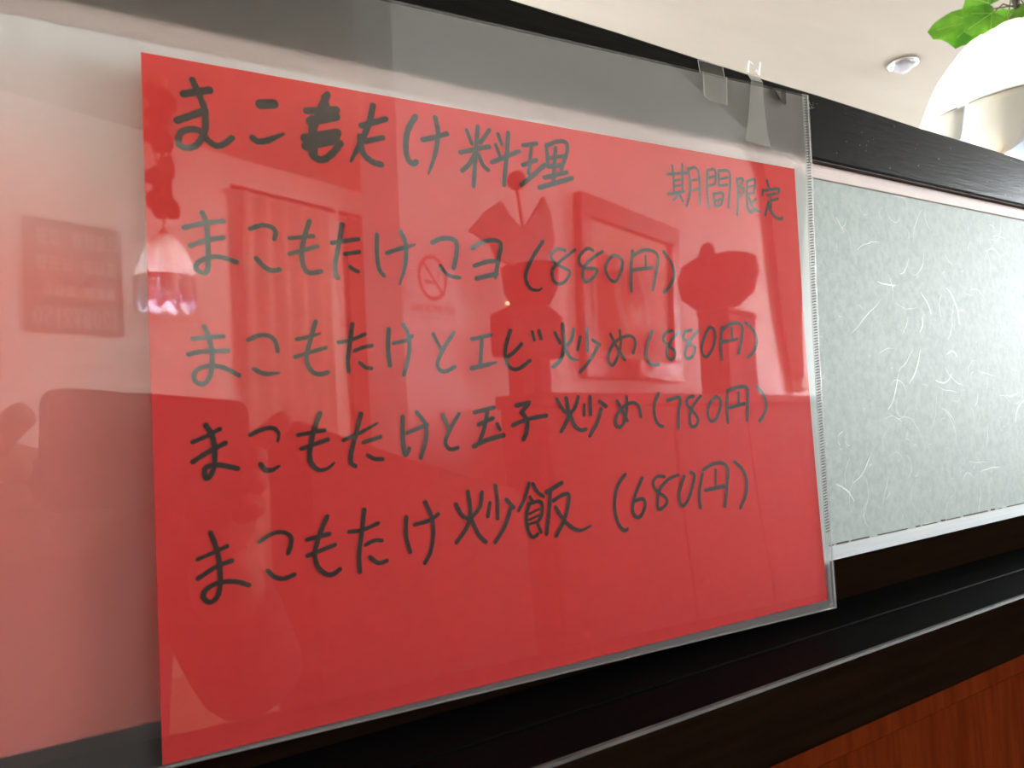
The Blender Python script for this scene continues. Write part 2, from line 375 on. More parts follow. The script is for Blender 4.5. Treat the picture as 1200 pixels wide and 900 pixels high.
INK = {
'title': [[0,118,-112,21,156,-99,21,195,-86,22],[0,98,-200,20,137,-179,20,180,-155,21],[0,146,-62,18,160,-97,18,178,-145,18,181,-188,18,178,-221,18,166,-250,18,149,-273,18,123,-284,18,100,-275,18,105,-241,18,133,-223,18,165,-225,18,187,-252,18,213,-265,18,237,-254,18,260,-232,18],[0,353,-106,29,397,-97,30],[1,324,-222,19,339,-232,19,367,-227,19,395,-212,20,425,-195,20],[0,581,-33,22,556,-87,22,528,-164,22,516,-220,22,524,-258,22,556,-265,22,592,-237,22,619,-200,22],[0,505,-103,21,611,-82,22],[0,517,-138,27,607,-106,28],[0,497,-200,27,610,-164,28],[0,499,-227,27,599,-191,28],[0,548,-101,28,593,-96,28],[0,527,-129,29,522,-248,29],[0,534,-182,23,607,-177,23],[0,570,-47,21,576,-76,21],[1,745,-46,20,731,-102,20,708,-157,20,679,-212,20,654,-259,20],[0,699,-125,19,742,-108,19,792,-86,19],[0,709,-181,18,777,-156,18],[0,692,-164,20,699,-220,20,730,-249,20,766,-256,20],[0,908,-59,20,877,-111,20,864,-171,20,869,-220,19,887,-237,20,902,-229,20],[0,932,-142,17,978,-127,17,1032,-105,17],[1,988,-51,17,996,-110,17,979,-193,17,949,-266,17],[0,1085,-169,16,1156,-146,16,1213,-129,17],[0,1166,-57,17,1153,-153,16,1134,-293,16],[0,1116,-78,14,1136,-128,14],[0,1217,-63,16,1173,-120,15],[0,1152,-158,16,1122,-207,16,1089,-238,16],[0,1164,-168,15,1180,-205,15,1201,-222,15],[0,1254,-74,14,1268,-112,14],[0,1241,-118,14,1258,-161,14],[0,1219,-190,16,1287,-158,16,1347,-129,16],[0,1301,-62,17,1287,-163,17,1269,-272,17],[0,1366,-102,15,1430,-86,15],[0,1360,-183,15,1426,-154,15],[0,1406,-98,15,1392,-178,15,1385,-213,15],[0,1349,-263,17,1401,-223,17,1464,-169,17],[0,1478,-85,16,1479,-173,16],[0,1476,-90,16,1534,-63,16,1576,-63,17,1577,-101,17,1544,-177,16],[0,1522,-91,16,1503,-223,16],[0,1481,-141,13,1559,-119,13],[0,1482,-174,16,1549,-159,16],[0,1458,-222,16,1571,-187,16],[0,1432,-266,18,1595,-208,19]],
'date': [[0,2117,-129,12,2238,-108,12],[0,2150,-86,11,2153,-147,11,2151,-212,11],[0,2210,-72,12,2204,-199,11],[0,2157,-153,10,2205,-141,10],[0,2155,-179,10,2203,-168,10],[0,2114,-219,13,2209,-198,13],[0,2169,-216,11,2148,-241,11],[0,2182,-212,11,2201,-242,11],[0,2244,-87,12,2253,-155,12,2242,-215,12,2221,-261,12],[0,2243,-96,12,2282,-77,12,2307,-96,12,2310,-168,12,2305,-248,12],[0,2252,-143,10,2306,-129,10],[0,2249,-188,10,2302,-176,10],[0,2365,-79,12,2355,-177,12,2360,-256,12],[0,2372,-79,12,2405,-71,12,2417,-89,12,2409,-137,12],[0,2369,-115,11,2411,-103,11],[0,2366,-153,11,2408,-141,11],[0,2436,-74,12,2432,-145,12],[0,2436,-75,13,2488,-67,13,2509,-85,13,2500,-174,13,2487,-241,13],[0,2438,-114,11,2494,-99,11],[0,2435,-146,11,2487,-134,11],[0,2395,-186,12,2399,-245,12],[0,2398,-187,12,2451,-178,12,2456,-193,12,2437,-234,12,2399,-245,12],[0,2401,-220,11,2448,-207,11],[0,2555,-97,13,2556,-182,13,2542,-272,13],[0,2555,-100,12,2594,-94,12,2584,-117,12,2566,-137,12],[0,2566,-137,12,2597,-143,12,2590,-165,12,2567,-180,12],[0,2622,-106,13,2614,-190,13,2618,-238,13,2633,-253,13,2671,-229,13],[0,2622,-105,12,2670,-87,12,2676,-107,12,2661,-157,12],[0,2624,-131,10,2664,-120,10],[0,2621,-166,11,2666,-153,11],[0,2630,-181,13,2657,-234,13,2693,-243,13],[0,2675,-183,12,2649,-205,12],[0,2763,-83,13,2773,-117,13],[0,2730,-132,12,2725,-159,12],[0,2732,-137,12,2841,-115,13,2834,-140,13],[0,2760,-155,12,2817,-141,12],[0,2780,-152,12,2780,-215,12],[0,2783,-181,12,2833,-165,12],[0,2764,-188,12,2736,-256,12],[0,2765,-209,14,2797,-252,14,2834,-266,14,2856,-259,14]],
'l1': [[0,107,-538,14,164,-520,14,224,-508,14],[0,124,-594,14,173,-573,14,222,-561,14],[0,161,-486,14,172,-519,14,175,-587,14,174,-650,14,167,-676,14,149,-675,14,137,-660,14,152,-640,14,190,-625,14,220,-626,14,260,-638,14],[0,306,-526,14,343,-511,14,374,-515,14,387,-531,14,382,-553,14],[0,321,-621,15,344,-647,15,369,-659,15,394,-655,15],[0,500,-483,15,481,-541,15,469,-599,15,477,-647,15,497,-660,15,532,-653,15],[0,431,-547,12,510,-534,13],[0,429,-600,12,523,-568,13],[0,613,-486,16,597,-561,15,582,-626,15,583,-663,15,590,-672,15],[0,575,-552,14,669,-532,14],[0,619,-588,14,670,-577,14],[0,634,-631,13,647,-640,13,662,-646,13],[0,738,-511,14,735,-577,14,740,-632,14,757,-656,14],[1,772,-574,14,838,-549,14,880,-537,14],[1,827,-493,15,844,-533,15,840,-611,15,815,-684,15],[0,951,-523,16,992,-505,16,1039,-506,16,1050,-529,16,1044,-572,16,1032,-613,16],[0,978,-608,13,1008,-641,13,1055,-648,13],[0,1115,-532,15,1165,-504,15,1216,-495,15,1240,-510,15,1227,-566,15,1207,-639,15],[0,1120,-600,15,1173,-581,15,1217,-575,15],[0,1126,-648,16,1176,-635,16,1215,-625,16],[1,1434,-484,14,1379,-556,14,1345,-626,14,1362,-673,14,1397,-681,14,1418,-672,14],[0,1540,-512,12,1504,-508,12,1471,-533,12,1480,-562,12,1516,-580,12,1557,-598,12,1537,-634,12,1501,-651,12,1475,-637,12,1474,-596,12,1507,-563,12,1588,-507,12],[0,1681,-503,13,1653,-496,13,1611,-530,13,1609,-565,13,1640,-578,13,1696,-581,13,1674,-615,13,1636,-635,13,1621,-621,13,1629,-579,13,1672,-538,13,1730,-503,13],[0,1785,-516,13,1753,-545,13,1741,-582,13,1762,-621,13,1792,-624,13,1822,-583,13,1833,-540,14,1815,-520,14,1787,-515,13],[0,1891,-490,14,1876,-586,14,1872,-663,14],[0,1889,-512,14,1959,-481,14,2019,-488,14,2032,-521,14,2010,-598,14,1993,-652,14],[0,1962,-507,10,1960,-560,10],[0,1884,-574,14,1997,-556,14],[0,2068,-481,14,2110,-529,14,2120,-583,14,2093,-632,14,2057,-665,14]],
'l2': [[0,121,-885,12,211,-877,12],[0,108,-934,13,147,-925,13,223,-922,13],[0,156,-846,13,169,-884,13,176,-933,13,172,-987,13,161,-1015,13,144,-1027,13,125,-1017,13,122,-995,13,139,-977,13,175,-970,13,212,-977,13,254,-1001,13],[0,287,-888,13,320,-873,13,352,-874,13,371,-892,13,378,-924,13],[1,301,-981,13,334,-997,14,379,-995,14],[0,507,-823,14,488,-881,14,471,-948,14,486,-990,14,514,-1001,14,541,-995,14],[1,441,-885,12,481,-876,12,520,-864,12],[0,434,-943,12,489,-926,12,537,-912,12],[0,634,-831,14,622,-894,14,612,-953,13,613,-992,13],[0,582,-894,12,628,-885,12,677,-864,12],[0,636,-923,12,667,-911,12,701,-904,12],[0,654,-963,12,674,-980,12,694,-983,12],[0,765,-846,15,759,-914,15,763,-973,15],[0,780,-896,12,832,-883,12,852,-868,12],[0,821,-827,13,838,-867,13,838,-929,13,815,-1007,13],[0,936,-861,12,964,-918,12],[0,1019,-855,14,975,-913,13,947,-965,13,954,-991,13,979,-997,13,1015,-981,14],[0,1092,-878,14,1175,-861,14],[0,1136,-872,14,1122,-977,14],[1,1085,-987,16,1137,-977,16,1190,-966,16],[0,1262,-843,14,1237,-907,14,1234,-950,14,1251,-986,14,1289,-991,14,1343,-959,14],[0,1308,-895,14,1277,-923,14,1238,-948,14],[0,1361,-847,13,1368,-878,13],[0,1393,-841,13,1401,-872,13],[0,1467,-849,14,1488,-888,14],[0,1507,-814,15,1508,-900,15,1486,-957,15,1447,-985,15],[0,1558,-833,14,1548,-871,14,1525,-897,14],[1,1508,-900,14,1535,-948,14,1573,-958,14],[0,1591,-864,13,1573,-917,13],[0,1626,-829,13,1622,-922,13],[0,1651,-876,14,1686,-896,14],[0,1674,-905,15,1634,-957,14,1580,-1006,14],[0,1745,-851,13,1771,-898,13,1812,-958,13],[0,1795,-835,13,1796,-892,13,1775,-946,13,1746,-981,13,1725,-958,13,1735,-922,13,1764,-886,13,1812,-862,13,1858,-858,13,1877,-886,13,1860,-931,13],[0,1972,-835,14,1941,-897,14,1933,-946,14,1958,-979,14,1998,-978,14],[0,2089,-831,13,2051,-841,13,2034,-869,13,2054,-894,13,2094,-919,13,2091,-948,13,2065,-958,13,2050,-940,13,2055,-909,13,2090,-865,13,2130,-834,13],[0,2203,-826,13,2164,-836,13,2153,-865,13,2181,-883,13,2218,-902,13,2202,-941,13,2166,-955,13,2155,-934,13,2171,-896,13,2209,-858,13,2246,-828,13],[0,2314,-812,13,2289,-844,13,2262,-896,12,2263,-934,12,2288,-946,12,2327,-908,13,2351,-849,13,2340,-817,13,2314,-812,13],[0,2398,-809,14,2381,-888,14,2381,-956,14],[0,2396,-826,14,2447,-795,14,2503,-789,14,2528,-814,14,2514,-874,14,2494,-931,14],[0,2457,-812,11,2455,-861,11],[0,2389,-879,14,2487,-864,14],[0,2551,-785,14,2603,-823,14,2619,-873,14,2595,-921,14,2554,-948,14]],
'l3': [[0,111,-1204,12,151,-1188,12,191,-1168,12],[0,110,-1264,14,153,-1238,14,206,-1212,14],[0,151,-1154,15,167,-1186,15,174,-1226,15,171,-1278,14,159,-1310,14,145,-1316,14,143,-1291,14,154,-1281,14,185,-1279,15,210,-1285,15,240,-1294,15],[1,282,-1191,12,318,-1176,13,354,-1173,13,371,-1192,13,366,-1219,13],[1,310,-1286,15,324,-1304,15,344,-1307,15,369,-1296,15],[1,509,-1131,15,487,-1184,15,471,-1244,15,471,-1289,15,494,-1317,15,525,-1316,15,550,-1299,15],[1,433,-1200,12,521,-1188,12],[1,443,-1245,12,531,-1220,13],[0,650,-1139,14,631,-1201,14,610,-1267,14,608,-1303,14,622,-1315,14],[1,585,-1225,12,643,-1204,12,708,-1173,12],[0,654,-1237,13,716,-1221,14],[0,667,-1281,13,690,-1295,13,720,-1298,13],[0,802,-1155,15,798,-1230,15,804,-1290,15,820,-1269,15],[0,815,-1213,12,893,-1187,13],[0,856,-1142,14,886,-1184,14,887,-1235,14,864,-1302,14],[0,959,-1154,13,976,-1204,13],[0,1022,-1154,13,981,-1214,13,962,-1255,13,980,-1281,13,1011,-1277,13],[0,1087,-1151,15,1170,-1136,15],[0,1142,-1148,15,1125,-1211,15,1100,-1263,14],[0,1077,-1277,15,1132,-1257,16,1206,-1242,16],[0,1102,-1197,14,1164,-1176,14],[0,1181,-1198,13,1192,-1220,13],[0,1270,-1132,16,1328,-1122,16],[0,1327,-1126,15,1290,-1160,15],[0,1294,-1160,16,1315,-1193,16,1308,-1237,16,1293,-1263,16],[0,1249,-1206,15,1324,-1185,15,1403,-1176,15],[0,1458,-1112,13,1483,-1153,13,1505,-1172,14],[0,1503,-1111,15,1510,-1174,15,1493,-1212,15,1469,-1241,14],[0,1562,-1107,14,1545,-1146,14,1515,-1175,14],[0,1516,-1174,15,1536,-1220,15,1561,-1240,15,1591,-1239,15],[0,1590,-1139,13,1585,-1182,13],[0,1621,-1108,13,1618,-1181,13],[0,1668,-1129,14,1698,-1149,15],[0,1673,-1160,14,1650,-1214,14,1607,-1267,14],[0,1760,-1130,14,1779,-1167,14,1806,-1214,14],[0,1810,-1114,13,1806,-1167,13,1791,-1214,13,1762,-1240,13,1744,-1221,13,1754,-1186,13,1796,-1152,13,1843,-1139,13,1872,-1158,13,1880,-1200,13],[0,1987,-1104,13,1959,-1155,13,1958,-1204,13,1975,-1238,13,1999,-1247,13],[0,2033,-1137,14,2107,-1127,14,2094,-1191,14,2086,-1259,14],[0,2189,-1122,13,2154,-1130,13,2146,-1158,13,2179,-1188,13,2205,-1220,13,2198,-1248,13,2169,-1257,13,2157,-1231,13,2166,-1187,13,2199,-1150,13,2232,-1123,13],[0,2324,-1127,14,2284,-1160,14,2268,-1204,13,2282,-1236,13,2316,-1230,14,2345,-1188,14,2354,-1146,14,2329,-1127,14],[0,2403,-1102,14,2390,-1189,14,2390,-1248,14],[0,2403,-1103,16,2483,-1087,16,2530,-1093,16,2534,-1128,16,2516,-1242,16],[0,2473,-1113,13,2468,-1166,13],[0,2397,-1183,15,2503,-1166,15],[0,2597,-1089,15,2639,-1131,15,2654,-1179,15,2631,-1222,15,2599,-1251,15]],
'l4': [[0,114,-1560,11,160,-1545,11,200,-1531,12],[0,114,-1617,13,165,-1590,13,213,-1577,13],[0,154,-1484,13,169,-1531,13,177,-1584,13,177,-1640,13,167,-1680,13,145,-1693,13,128,-1676,13,134,-1655,13,161,-1641,13,194,-1638,13,228,-1644,13,261,-1659,13],[0,297,-1530,12,332,-1511,12,368,-1507,12,396,-1524,12,396,-1551,12,386,-1577,12],[0,320,-1623,13,340,-1645,13,369,-1655,13,403,-1647,13],[0,518,-1473,14,492,-1526,14,473,-1584,13,479,-1630,13,505,-1659,14,529,-1664,14,553,-1651,14],[1,449,-1541,13,522,-1531,13],[0,447,-1593,12,540,-1569,12],[0,646,-1465,14,633,-1542,14,621,-1612,14,621,-1669,14],[0,590,-1532,12,638,-1531,12,694,-1515,12],[0,645,-1583,12,676,-1572,12,704,-1575,12],[0,659,-1625,13,688,-1649,13,719,-1645,13],[0,797,-1505,13,793,-1571,13,806,-1627,13],[0,827,-1535,13,885,-1526,13,919,-1508,13],[0,872,-1461,13,894,-1518,13,896,-1579,13,882,-1637,13,858,-1673,13],[0,992,-1480,13,1014,-1522,13,1040,-1538,13],[0,1043,-1439,14,1048,-1509,14,1033,-1564,14,986,-1617,13],[0,1101,-1446,13,1090,-1498,13,1055,-1533,13],[0,1049,-1537,14,1075,-1595,14,1105,-1629,14],[0,1132,-1489,13,1120,-1537,13],[0,1159,-1428,13,1164,-1489,13,1161,-1550,13],[0,1203,-1485,14,1232,-1517,14],[0,1219,-1519,14,1190,-1582,14,1144,-1637,13],[0,1307,-1432,13,1284,-1485,13,1253,-1530,13],[0,1323,-1434,13,1343,-1469,13,1368,-1487,13],[0,1307,-1484,12,1321,-1507,12],[0,1302,-1514,13,1286,-1550,13,1289,-1604,13,1307,-1637,13,1332,-1628,13],[0,1299,-1511,13,1338,-1504,13,1360,-1514,13,1355,-1557,13,1335,-1582,13],[0,1299,-1548,9,1345,-1534,9],[0,1298,-1570,9,1341,-1557,9],[0,1290,-1587,10,1329,-1581,10],[0,1332,-1583,12,1348,-1622,12],[0,1457,-1443,15,1382,-1473,15],[0,1401,-1471,14,1390,-1550,14,1372,-1633,14],[0,1414,-1508,14,1454,-1491,14,1487,-1492,14,1478,-1542,14,1454,-1595,14,1416,-1645,14],[1,1421,-1534,14,1454,-1584,14,1499,-1625,14,1539,-1637,14,1586,-1624,14],[0,1776,-1435,14,1731,-1481,14,1710,-1554,14,1719,-1622,14,1746,-1660,14,1768,-1660,14],[0,1865,-1457,14,1818,-1530,14,1802,-1587,14,1821,-1617,14,1848,-1610,14,1871,-1570,14,1860,-1544,14,1817,-1549,14],[0,1987,-1461,13,1948,-1458,13,1922,-1480,13,1935,-1514,13,1987,-1552,13,1987,-1579,13,1943,-1597,13,1940,-1559,13,1958,-1513,13,2010,-1475,13,2066,-1461,13],[0,2101,-1470,14,2068,-1529,14,2064,-1571,14,2080,-1596,14,2116,-1570,14,2147,-1511,14,2160,-1470,14,2140,-1456,14],[0,2209,-1468,14,2183,-1546,14,2182,-1614,14],[0,2214,-1452,14,2276,-1429,14,2338,-1430,15,2366,-1463,15,2353,-1536,15,2332,-1623,14],[0,2293,-1455,12,2284,-1523,12],[0,2218,-1541,15,2336,-1533,16],[0,2410,-1427,15,2459,-1467,15,2481,-1521,15,2468,-1585,15,2428,-1639,15]],
}
# ------------------------------------------------------------------ the room
RC = [(-2.6, 3.2), (5.6, 3.2), (5.6, -6.35), (-2.6, -2.17)]       # plan of the room
HC = 2.5
def struct(name, bm, mat, parent=None):
    o = obj(name, bm, mat, parent)
    if parent is None: o['kind'] = 'structure'
    return o
def slab(z0, z1):
    bm = bmesh.new()
    lo = [bm.verts.new((x, y, z0)) for x, y in RC]; hi = [bm.verts.new((x, y, z1)) for x, y in RC]
    bm.faces.new(lo); bm.faces.new(hi)
    for i in range(4): bm.faces.new((lo[i], lo[(i+1) % 4], hi[(i+1) % 4], hi[i]))
    return bm
struct('floor', slab(-0.1, 0.0), M['floor'])
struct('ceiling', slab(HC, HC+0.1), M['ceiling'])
def wall_prism(a, b, t, z0, z1):
    """upright slab from a to b, t thick on its right-hand side"""
    a = Vector(a); b = Vector(b); d = (b-a).normalized(); n = Vector((d.y, -d.x))*t
    bm = bmesh.new()
    P = [a, b, b+n, a+n]
    lo = [bm.verts.new((p.x, p.y, z0)) for p in P]; hi = [bm.verts.new((p.x, p.y, z1)) for p in P]
    bm.faces.new(lo); bm.faces.new(hi)
    for i in range(4): bm.faces.new((lo[i], lo[(i+1) % 4], hi[(i+1) % 4], hi[i]))
    return bm
bm = bmesh.new()
add_box(bm, -2.7, W3[0], YB, YB+0.12, 0, HC); add_box(bm, W3[1], 5.7, YB, YB+0.12, 0, HC)
add_box(bm, W3[0], W3[1], YB, YB+0.12, 0, W3[2]); add_box(bm, W3[0], W3[1], YB, YB+0.12, W3[3], HC)
struct('wall_back', bm, M['plaster'])
struct('wall_left', box(-2.7, -2.6, -2.3, 3.2, 0, HC), M['plaster'])
struct('wall_rear', wall_prism((5.6, -6.35), (-2.6, -2.17), -0.1, 0, HC), M['plaster'])
# right wall with two window openings
bm = bmesh.new()
ys = [-6.4, W1[0], W1[1], W2[0], W2[1], 3.2]
for i in range(5):
    if i in (1, 3):
        W = W1 if i == 1 else W2
        add_box(bm, XR, XR+0.12, ys[i], ys[i+1], 0, W[2]); add_box(bm, XR, XR+0.12, ys[i], ys[i+1], W[3], HC)
    else:
        add_box(bm, XR, XR+0.12, ys[i], ys[i+1], 0, HC)
struct('wall_right', bm, M['plaster'])
M['winframe'] = pmat('white_window_frame', (0.75, 0.75, 0.73), 0.4)
for k, W in enumerate((W1, W2)):
    bm = bmesh.new()
    y0, y1, z0, z1 = W
    for a in ((y0, y1, z0, z0+0.05), (y0, y1, z1-0.05, z1), (y0, y0+0.05, z0, z1), (y1-0.05, y1, z0, z1), ((y0+y1)/2-0.025, (y0+y1)/2+0.025, z0, z1)):
        add_box(bm, XR+0.04, XR+0.09, *a)
    wf = struct('window_%d' % (k+1), bm, M['winframe'])
    for s in (0, 1):
        ya = y0+0.05 if s == 0 else (y0+y1)/2+0.025
        yb = (y0+y1)/2-0.025 if s == 0 else y1-0.05
        obj('pane', box(XR+0.062, XR+0.066, ya, yb, z0+0.05, z1-0.05), M['glass'], wf)
    obj('window_sill', box(XR-0.10, XR+0.04, y0-0.04, y1+0.04, z0-0.03, z0), M['winframe'], wf)
x0, x1, z0, z1 = W3
bm = bmesh.new()
for a in ((x0, x1, z0, z0+0.05), (x0, x1, z1-0.05, z1), (x0, x0+0.05, z0, z1), (x1-0.05, x1, z0, z1), ((x0+x1)/2-0.025, (x0+x1)/2+0.025, z0, z1)):
    add_box(bm, a[0], a[1], YB+0.04, YB+0.09, a[2], a[3])
wf = struct('window_3', bm, M['winframe'])
obj('pane', box(x0+0.05, (x0+x1)/2-0.025, YB+0.062, YB+0.066, z0+0.05, z1-0.05), M['glass'], wf)
obj('pane', box((x0+x1)/2+0.025, x1-0.05, YB+0.062, YB+0.066, z0+0.05, z1-0.05), M['glass'], wf)
obj('window_sill', box(x0-0.04, x1+0.04, YB-0.10, YB+0.04, z0-0.03, z0), M['winframe'], wf)
# angled white wall behind the viewer, open at its left end
AU = Vector((0.891, -0.454)); AN = Vector((0.454, 0.891))        # along it, and off its face
A0 = Vector((0.597, -1.401)); A1 = A0 + AU*4.15
struct('wall_angled', wall_prism(A0, A1, 0.12, 0, HC), M['plaster'])
bm = wall_prism(A0 + AN*0.012, A1 + AN*0.012, 0.012, 0, 0.09)
struct('baseboard_angled', bm, M['darkwood'])

# ------------------------------------------------------------------ booth partition
bp = thing('booth_partition', 'low dark wooden booth partition with pale washi panel between black rails', 'partition', (0, 0, 0))
XA, XB = -2.55, 5.45
TH = 0.055                                                         # thickness
def rail_top_z(x): return 1.2268 - 0.0112*(min(max(x, 0.0), 0.75) - 0.145)
bm = bmesh.new()
st = [XA, -1.0, -0.3] + [i*0.05 for i in range(0, 17)] + [1.2, 2.0, 3.5, XB]
rings = []
for i, x in enumerate(st):
    zt = rail_top_z(x); zb = 1.1866; b = 0.0013
    wob = 0.00025*math.sin(x*37.0) + 0.00018*math.sin(x*91.0+1)
    prof = [(0, zb+b), (0, zt-b+wob), (b*0.4, zt-b*0.3+wob), (b, zt+wob), (TH-b, zt), (TH, zt-b), (TH, zb), (b, zb)]
    rings.append([bm.verts.new((x, y, z)) for y, z in prof])
for a, b2 in zip(rings[:-1], rings[1:]):
    for k in range(8): bm.faces.new((a[k], a[(k+1) % 8], b2[(k+1) % 8], b2[k]))
bm.faces.new(rings[0]); bm.faces.new(rings[-1])
tr_ = obj('top_rail', bm, M['rail'], bp); tr_['label'] = 'black lacquered top rail'
obj('upper_gap', box(XA, XB, 0.0012, 0.0200, 1.1862, 1.1869), M['gap'], bp)
ut = obj('upper_trim', box(XA, XB, 0.0045, 0.0228, 1.1780, 1.1864, 0.0004, 1), M['uppertrim'], bp); ut['label'] = 'pale upper trim strip'
wp = obj('washi_panel', box(XA, XB, 0.0056, 0.0106, 0.9650, 1.1860), M['washi'], bp); wp['label'] = 'pale washi paper panel'
lt = obj('lower_trim', box(XA, XB, 0.0045, 0.0228, 0.9620, 0.9737, 0.0004, 1), M['trim'], bp); lt['label'] = 'pale lower trim strip'
# specks in the joint between panel and lower trim
bm = bmesh.new()
x = 0.05
while x < 0.9:
    l = R.choice((0.004, 0.010, 0.016, 0.030))
    add_box(bm, x, x+l, 0.0048, 0.0056, 0.9736, 0.9736+R.uniform(0.0003, 0.0010))
    x += l + R.uniform(0.0015, 0.010)
obj('joint_dirt', bm, M['gap'], bp)['kind'] = 'stuff'
br = obj('bottom_rail', box(XA, XB, 0.0, TH, 0.9450, 0.9660), M['darkwood'], bp); br['label'] = 'dark brown bottom rail'
# ledge: two boards with a fine groove between them
bm = bmesh.new(); add_box(bm, XA, XB, -0.0310, 0.0, 0.9250, 0.9466, 0.0008, 2)
obj('ledge_board', bm, M['ledge'], bp)
bm = bmesh.new(); add_box(bm, XA, XB, -0.0610, -0.0316, 0.9172, 0.9466, 0.0022, 3)
ln = obj('ledge_nosing', bm, M['ledge'], bp)
ln.data.materials.append(M['darkwood']); ln.data.materials.append(M['edgehighlight'])
for p in ln.data.polygons:
    if p.normal.y < -0.95: p.material_index = 1
    elif p.normal.y < -0.15 and p.normal.z > 0.15: p.material_index = 2
obj('ledge_batten', box(XA, XB, -0.0590, -0.0100, 0.9085, 0.9180, 0.0006, 1), M['redwood'], bp)
obj('base_panel', box(XA, XB, -0.0560, TH, 0.0, 0.9252), M['redwood'], bp)
obj('panel_back', box(XA, XB, 0.0300, 0.0400, 0.92, 1.1870), M['trim'], bp)
# fibres laid in the washi
bm = bmesh.new()
def fibre(x, z, l, a, curl, w):
    P = []
    px, pz, aa = x, z, a
    n = 9
    for i in range(n):
        P.append((px, pz, w*(0.35+0.65*math.sin(math.pi*(i+0.5)/n))))
        px += math.cos(aa)*l/n; pz += math.sin(aa)*l/n; aa += curl/n + R.uniform(-0.25, 0.25)
    P = [(min(max(p[0], -0.3), 1.4), min(max(p[1], 0.9745), 1.1770), p[2]) for p in P]
    ribbon(bm, P, lambda u, v: Vector((u, 0.00545, v)), caps=False)
for i in range(700):
    fibre(R.uniform(0.20, 1.35), R.uniform(0.97, 1.18), R.choice((0.004, 0.007, 0.012, 0.020, 0.028)), R.uniform(0, 6.28), R.uniform(-2.6, 2.6), R.uniform(0.00018, 0.00052))
for x, z, l, a, c, w in ((0.447, 1.118, 0.020, -0.9, -0.6, 0.0010), (0.425, 1.128, 0.018, 0.1, 0.2, 0.0006), (0.478, 1.122, 0.032, -0.5, -0.9, 0.0012), (0.442, 1.092, 0.013, 0.7, 0.9, 0.0012),
                         (0.425, 1.060, 0.030, 0.7, 0.5, 0.0010), (0.455, 1.062, 0.026, -0.4, 0.6, 0.0009), (0.472, 1.078, 0.016, 0.6, -2.0, 0.0011), (0.400, 1.122, 0.022, -0.15, 0.1, 0.0008),
                         (0.40, 1.045, 0.030, 0.6, 0.2, 0.0009), (0.545, 1.05, 0.020, -0.4, 0.2, 0.0012), (0.555, 1.03, 0.028, 1.4, -1.1, 0.0009), (0.36, 1.005, 0.030, 0.45, 0.3, 0.0008),
                         (0.36, 0.995, 0.022, 2.2, 0.6, 0.0010), (0.37, 1.09, 0.045, 0.55, 0.1, 0.0005), (0.50, 1.00, 0.030, 0.2, 0.4, 0.0006)):
    fibre(x, z, l, a, c, w)
obj('paper_fibre', bm, M['fibre'], wp)['kind'] = 'stuff'
# pale scuffs of old glue on the top rail beside the folder, tiny chips
bm = bmesh.new()
for i in range(26):
    x = 0.341 + R.gauss(0, 0.0035); z = 1.2170 + R.gauss(0, 0.0018)
    bmesh.ops.create_icosphere(bm, subdivisions=1, radius=R.uniform(0.00012, 0.0004), matrix=Matrix.Translation((x, -0.0001, z)))
for i in range(46):
    x = R.uniform(0.36, 0.75); z = R.uniform(1.190, 1.220)
    bmesh.ops.create_icosphere(bm, subdivisions=1, radius=R.uniform(0.00010, 0.00028), matrix=Matrix.Translation((x, -0.00005, z)))
obj('glue_scuff', bm, M['scuff'], tr_)['kind'] = 'stuff'

# ------------------------------------------------------------------ red menu sheet with handwriting, in a clear folder
ms = thing('red_menu_sheet', 'red paper menu sheet with black handwritten Japanese lines inside the clear folder', 'menu', PO)
def keep(o, par):
    o.parent = par; o.matrix_parent_inverse = Matrix.Translation(-par.location)
    return o
sh = keep(obj('paper', sheet([(0, 0), (0.297, 0), (0.297, -0.214), (0, -0.214)], 0.0, 30, 24), M['paper'], None, True), ms)
INK_LABELS = {'title': 'thick brush heading line', 'date': 'small limited-period note', 'l1': 'first dish and price', 'l2': 'second dish and price', 'l3': 'third dish and price', 'l4': 'fourth dish and price'}
for k, strokes in INK.items():
    bm = bmesh.new()
    for si, s in enumerate(strokes):
        tp = s[0]; P = [(s[i]/1e4, s[i+1]/1e4, s[i+2]/1e4) for i in range(1, len(s), 3)]
        P = smooth_pts(P, 6)
        n = len(P)
        Q = []
        for i, (u, v, w) in enumerate(P):
            f = 1.0 + 0.06*math.sin(i*1.7+si)
            if tp and i > n*0.55: f *= 1.0 - 0.6*(i-n*0.55)/(n*0.45)
            Q.append((u, v, w*f*1.14))
        ribbon(bm, Q, lambda u, v, h=0.00012+0.000004*(si % 9): pp(u, v, h))
    keep(obj('written_line', bm, M['ink']), sh)['label'] = INK_LABELS[k]

def sheet_box(*a): return box(*a)
fo = thing('clear_folder', 'clear plastic folder with welded edge holding the red menu sheet', 'folder', PO)
TLc, TRc, BRc, BLc = (-0.085, 0.0332), (0.3106, 0.0398), (0.3015, -0.2185), (-0.085, -0.2140)
def folder_sheet(w, rc):
    """grid sheet with a rounded top right corner"""
    bm = sheet([TLc, TRc, BRc, BLc], w, 40, 28)
    return bm
f1 = keep(obj('front_sheet', folder_sheet(0.0010, 0), M['film'], None, True), fo)
f2 = keep(obj('back_sheet', folder_sheet(-0.0010, 0), M['backfilm'], None, True), fo)
f2['label'] = 'frosted back sheet'
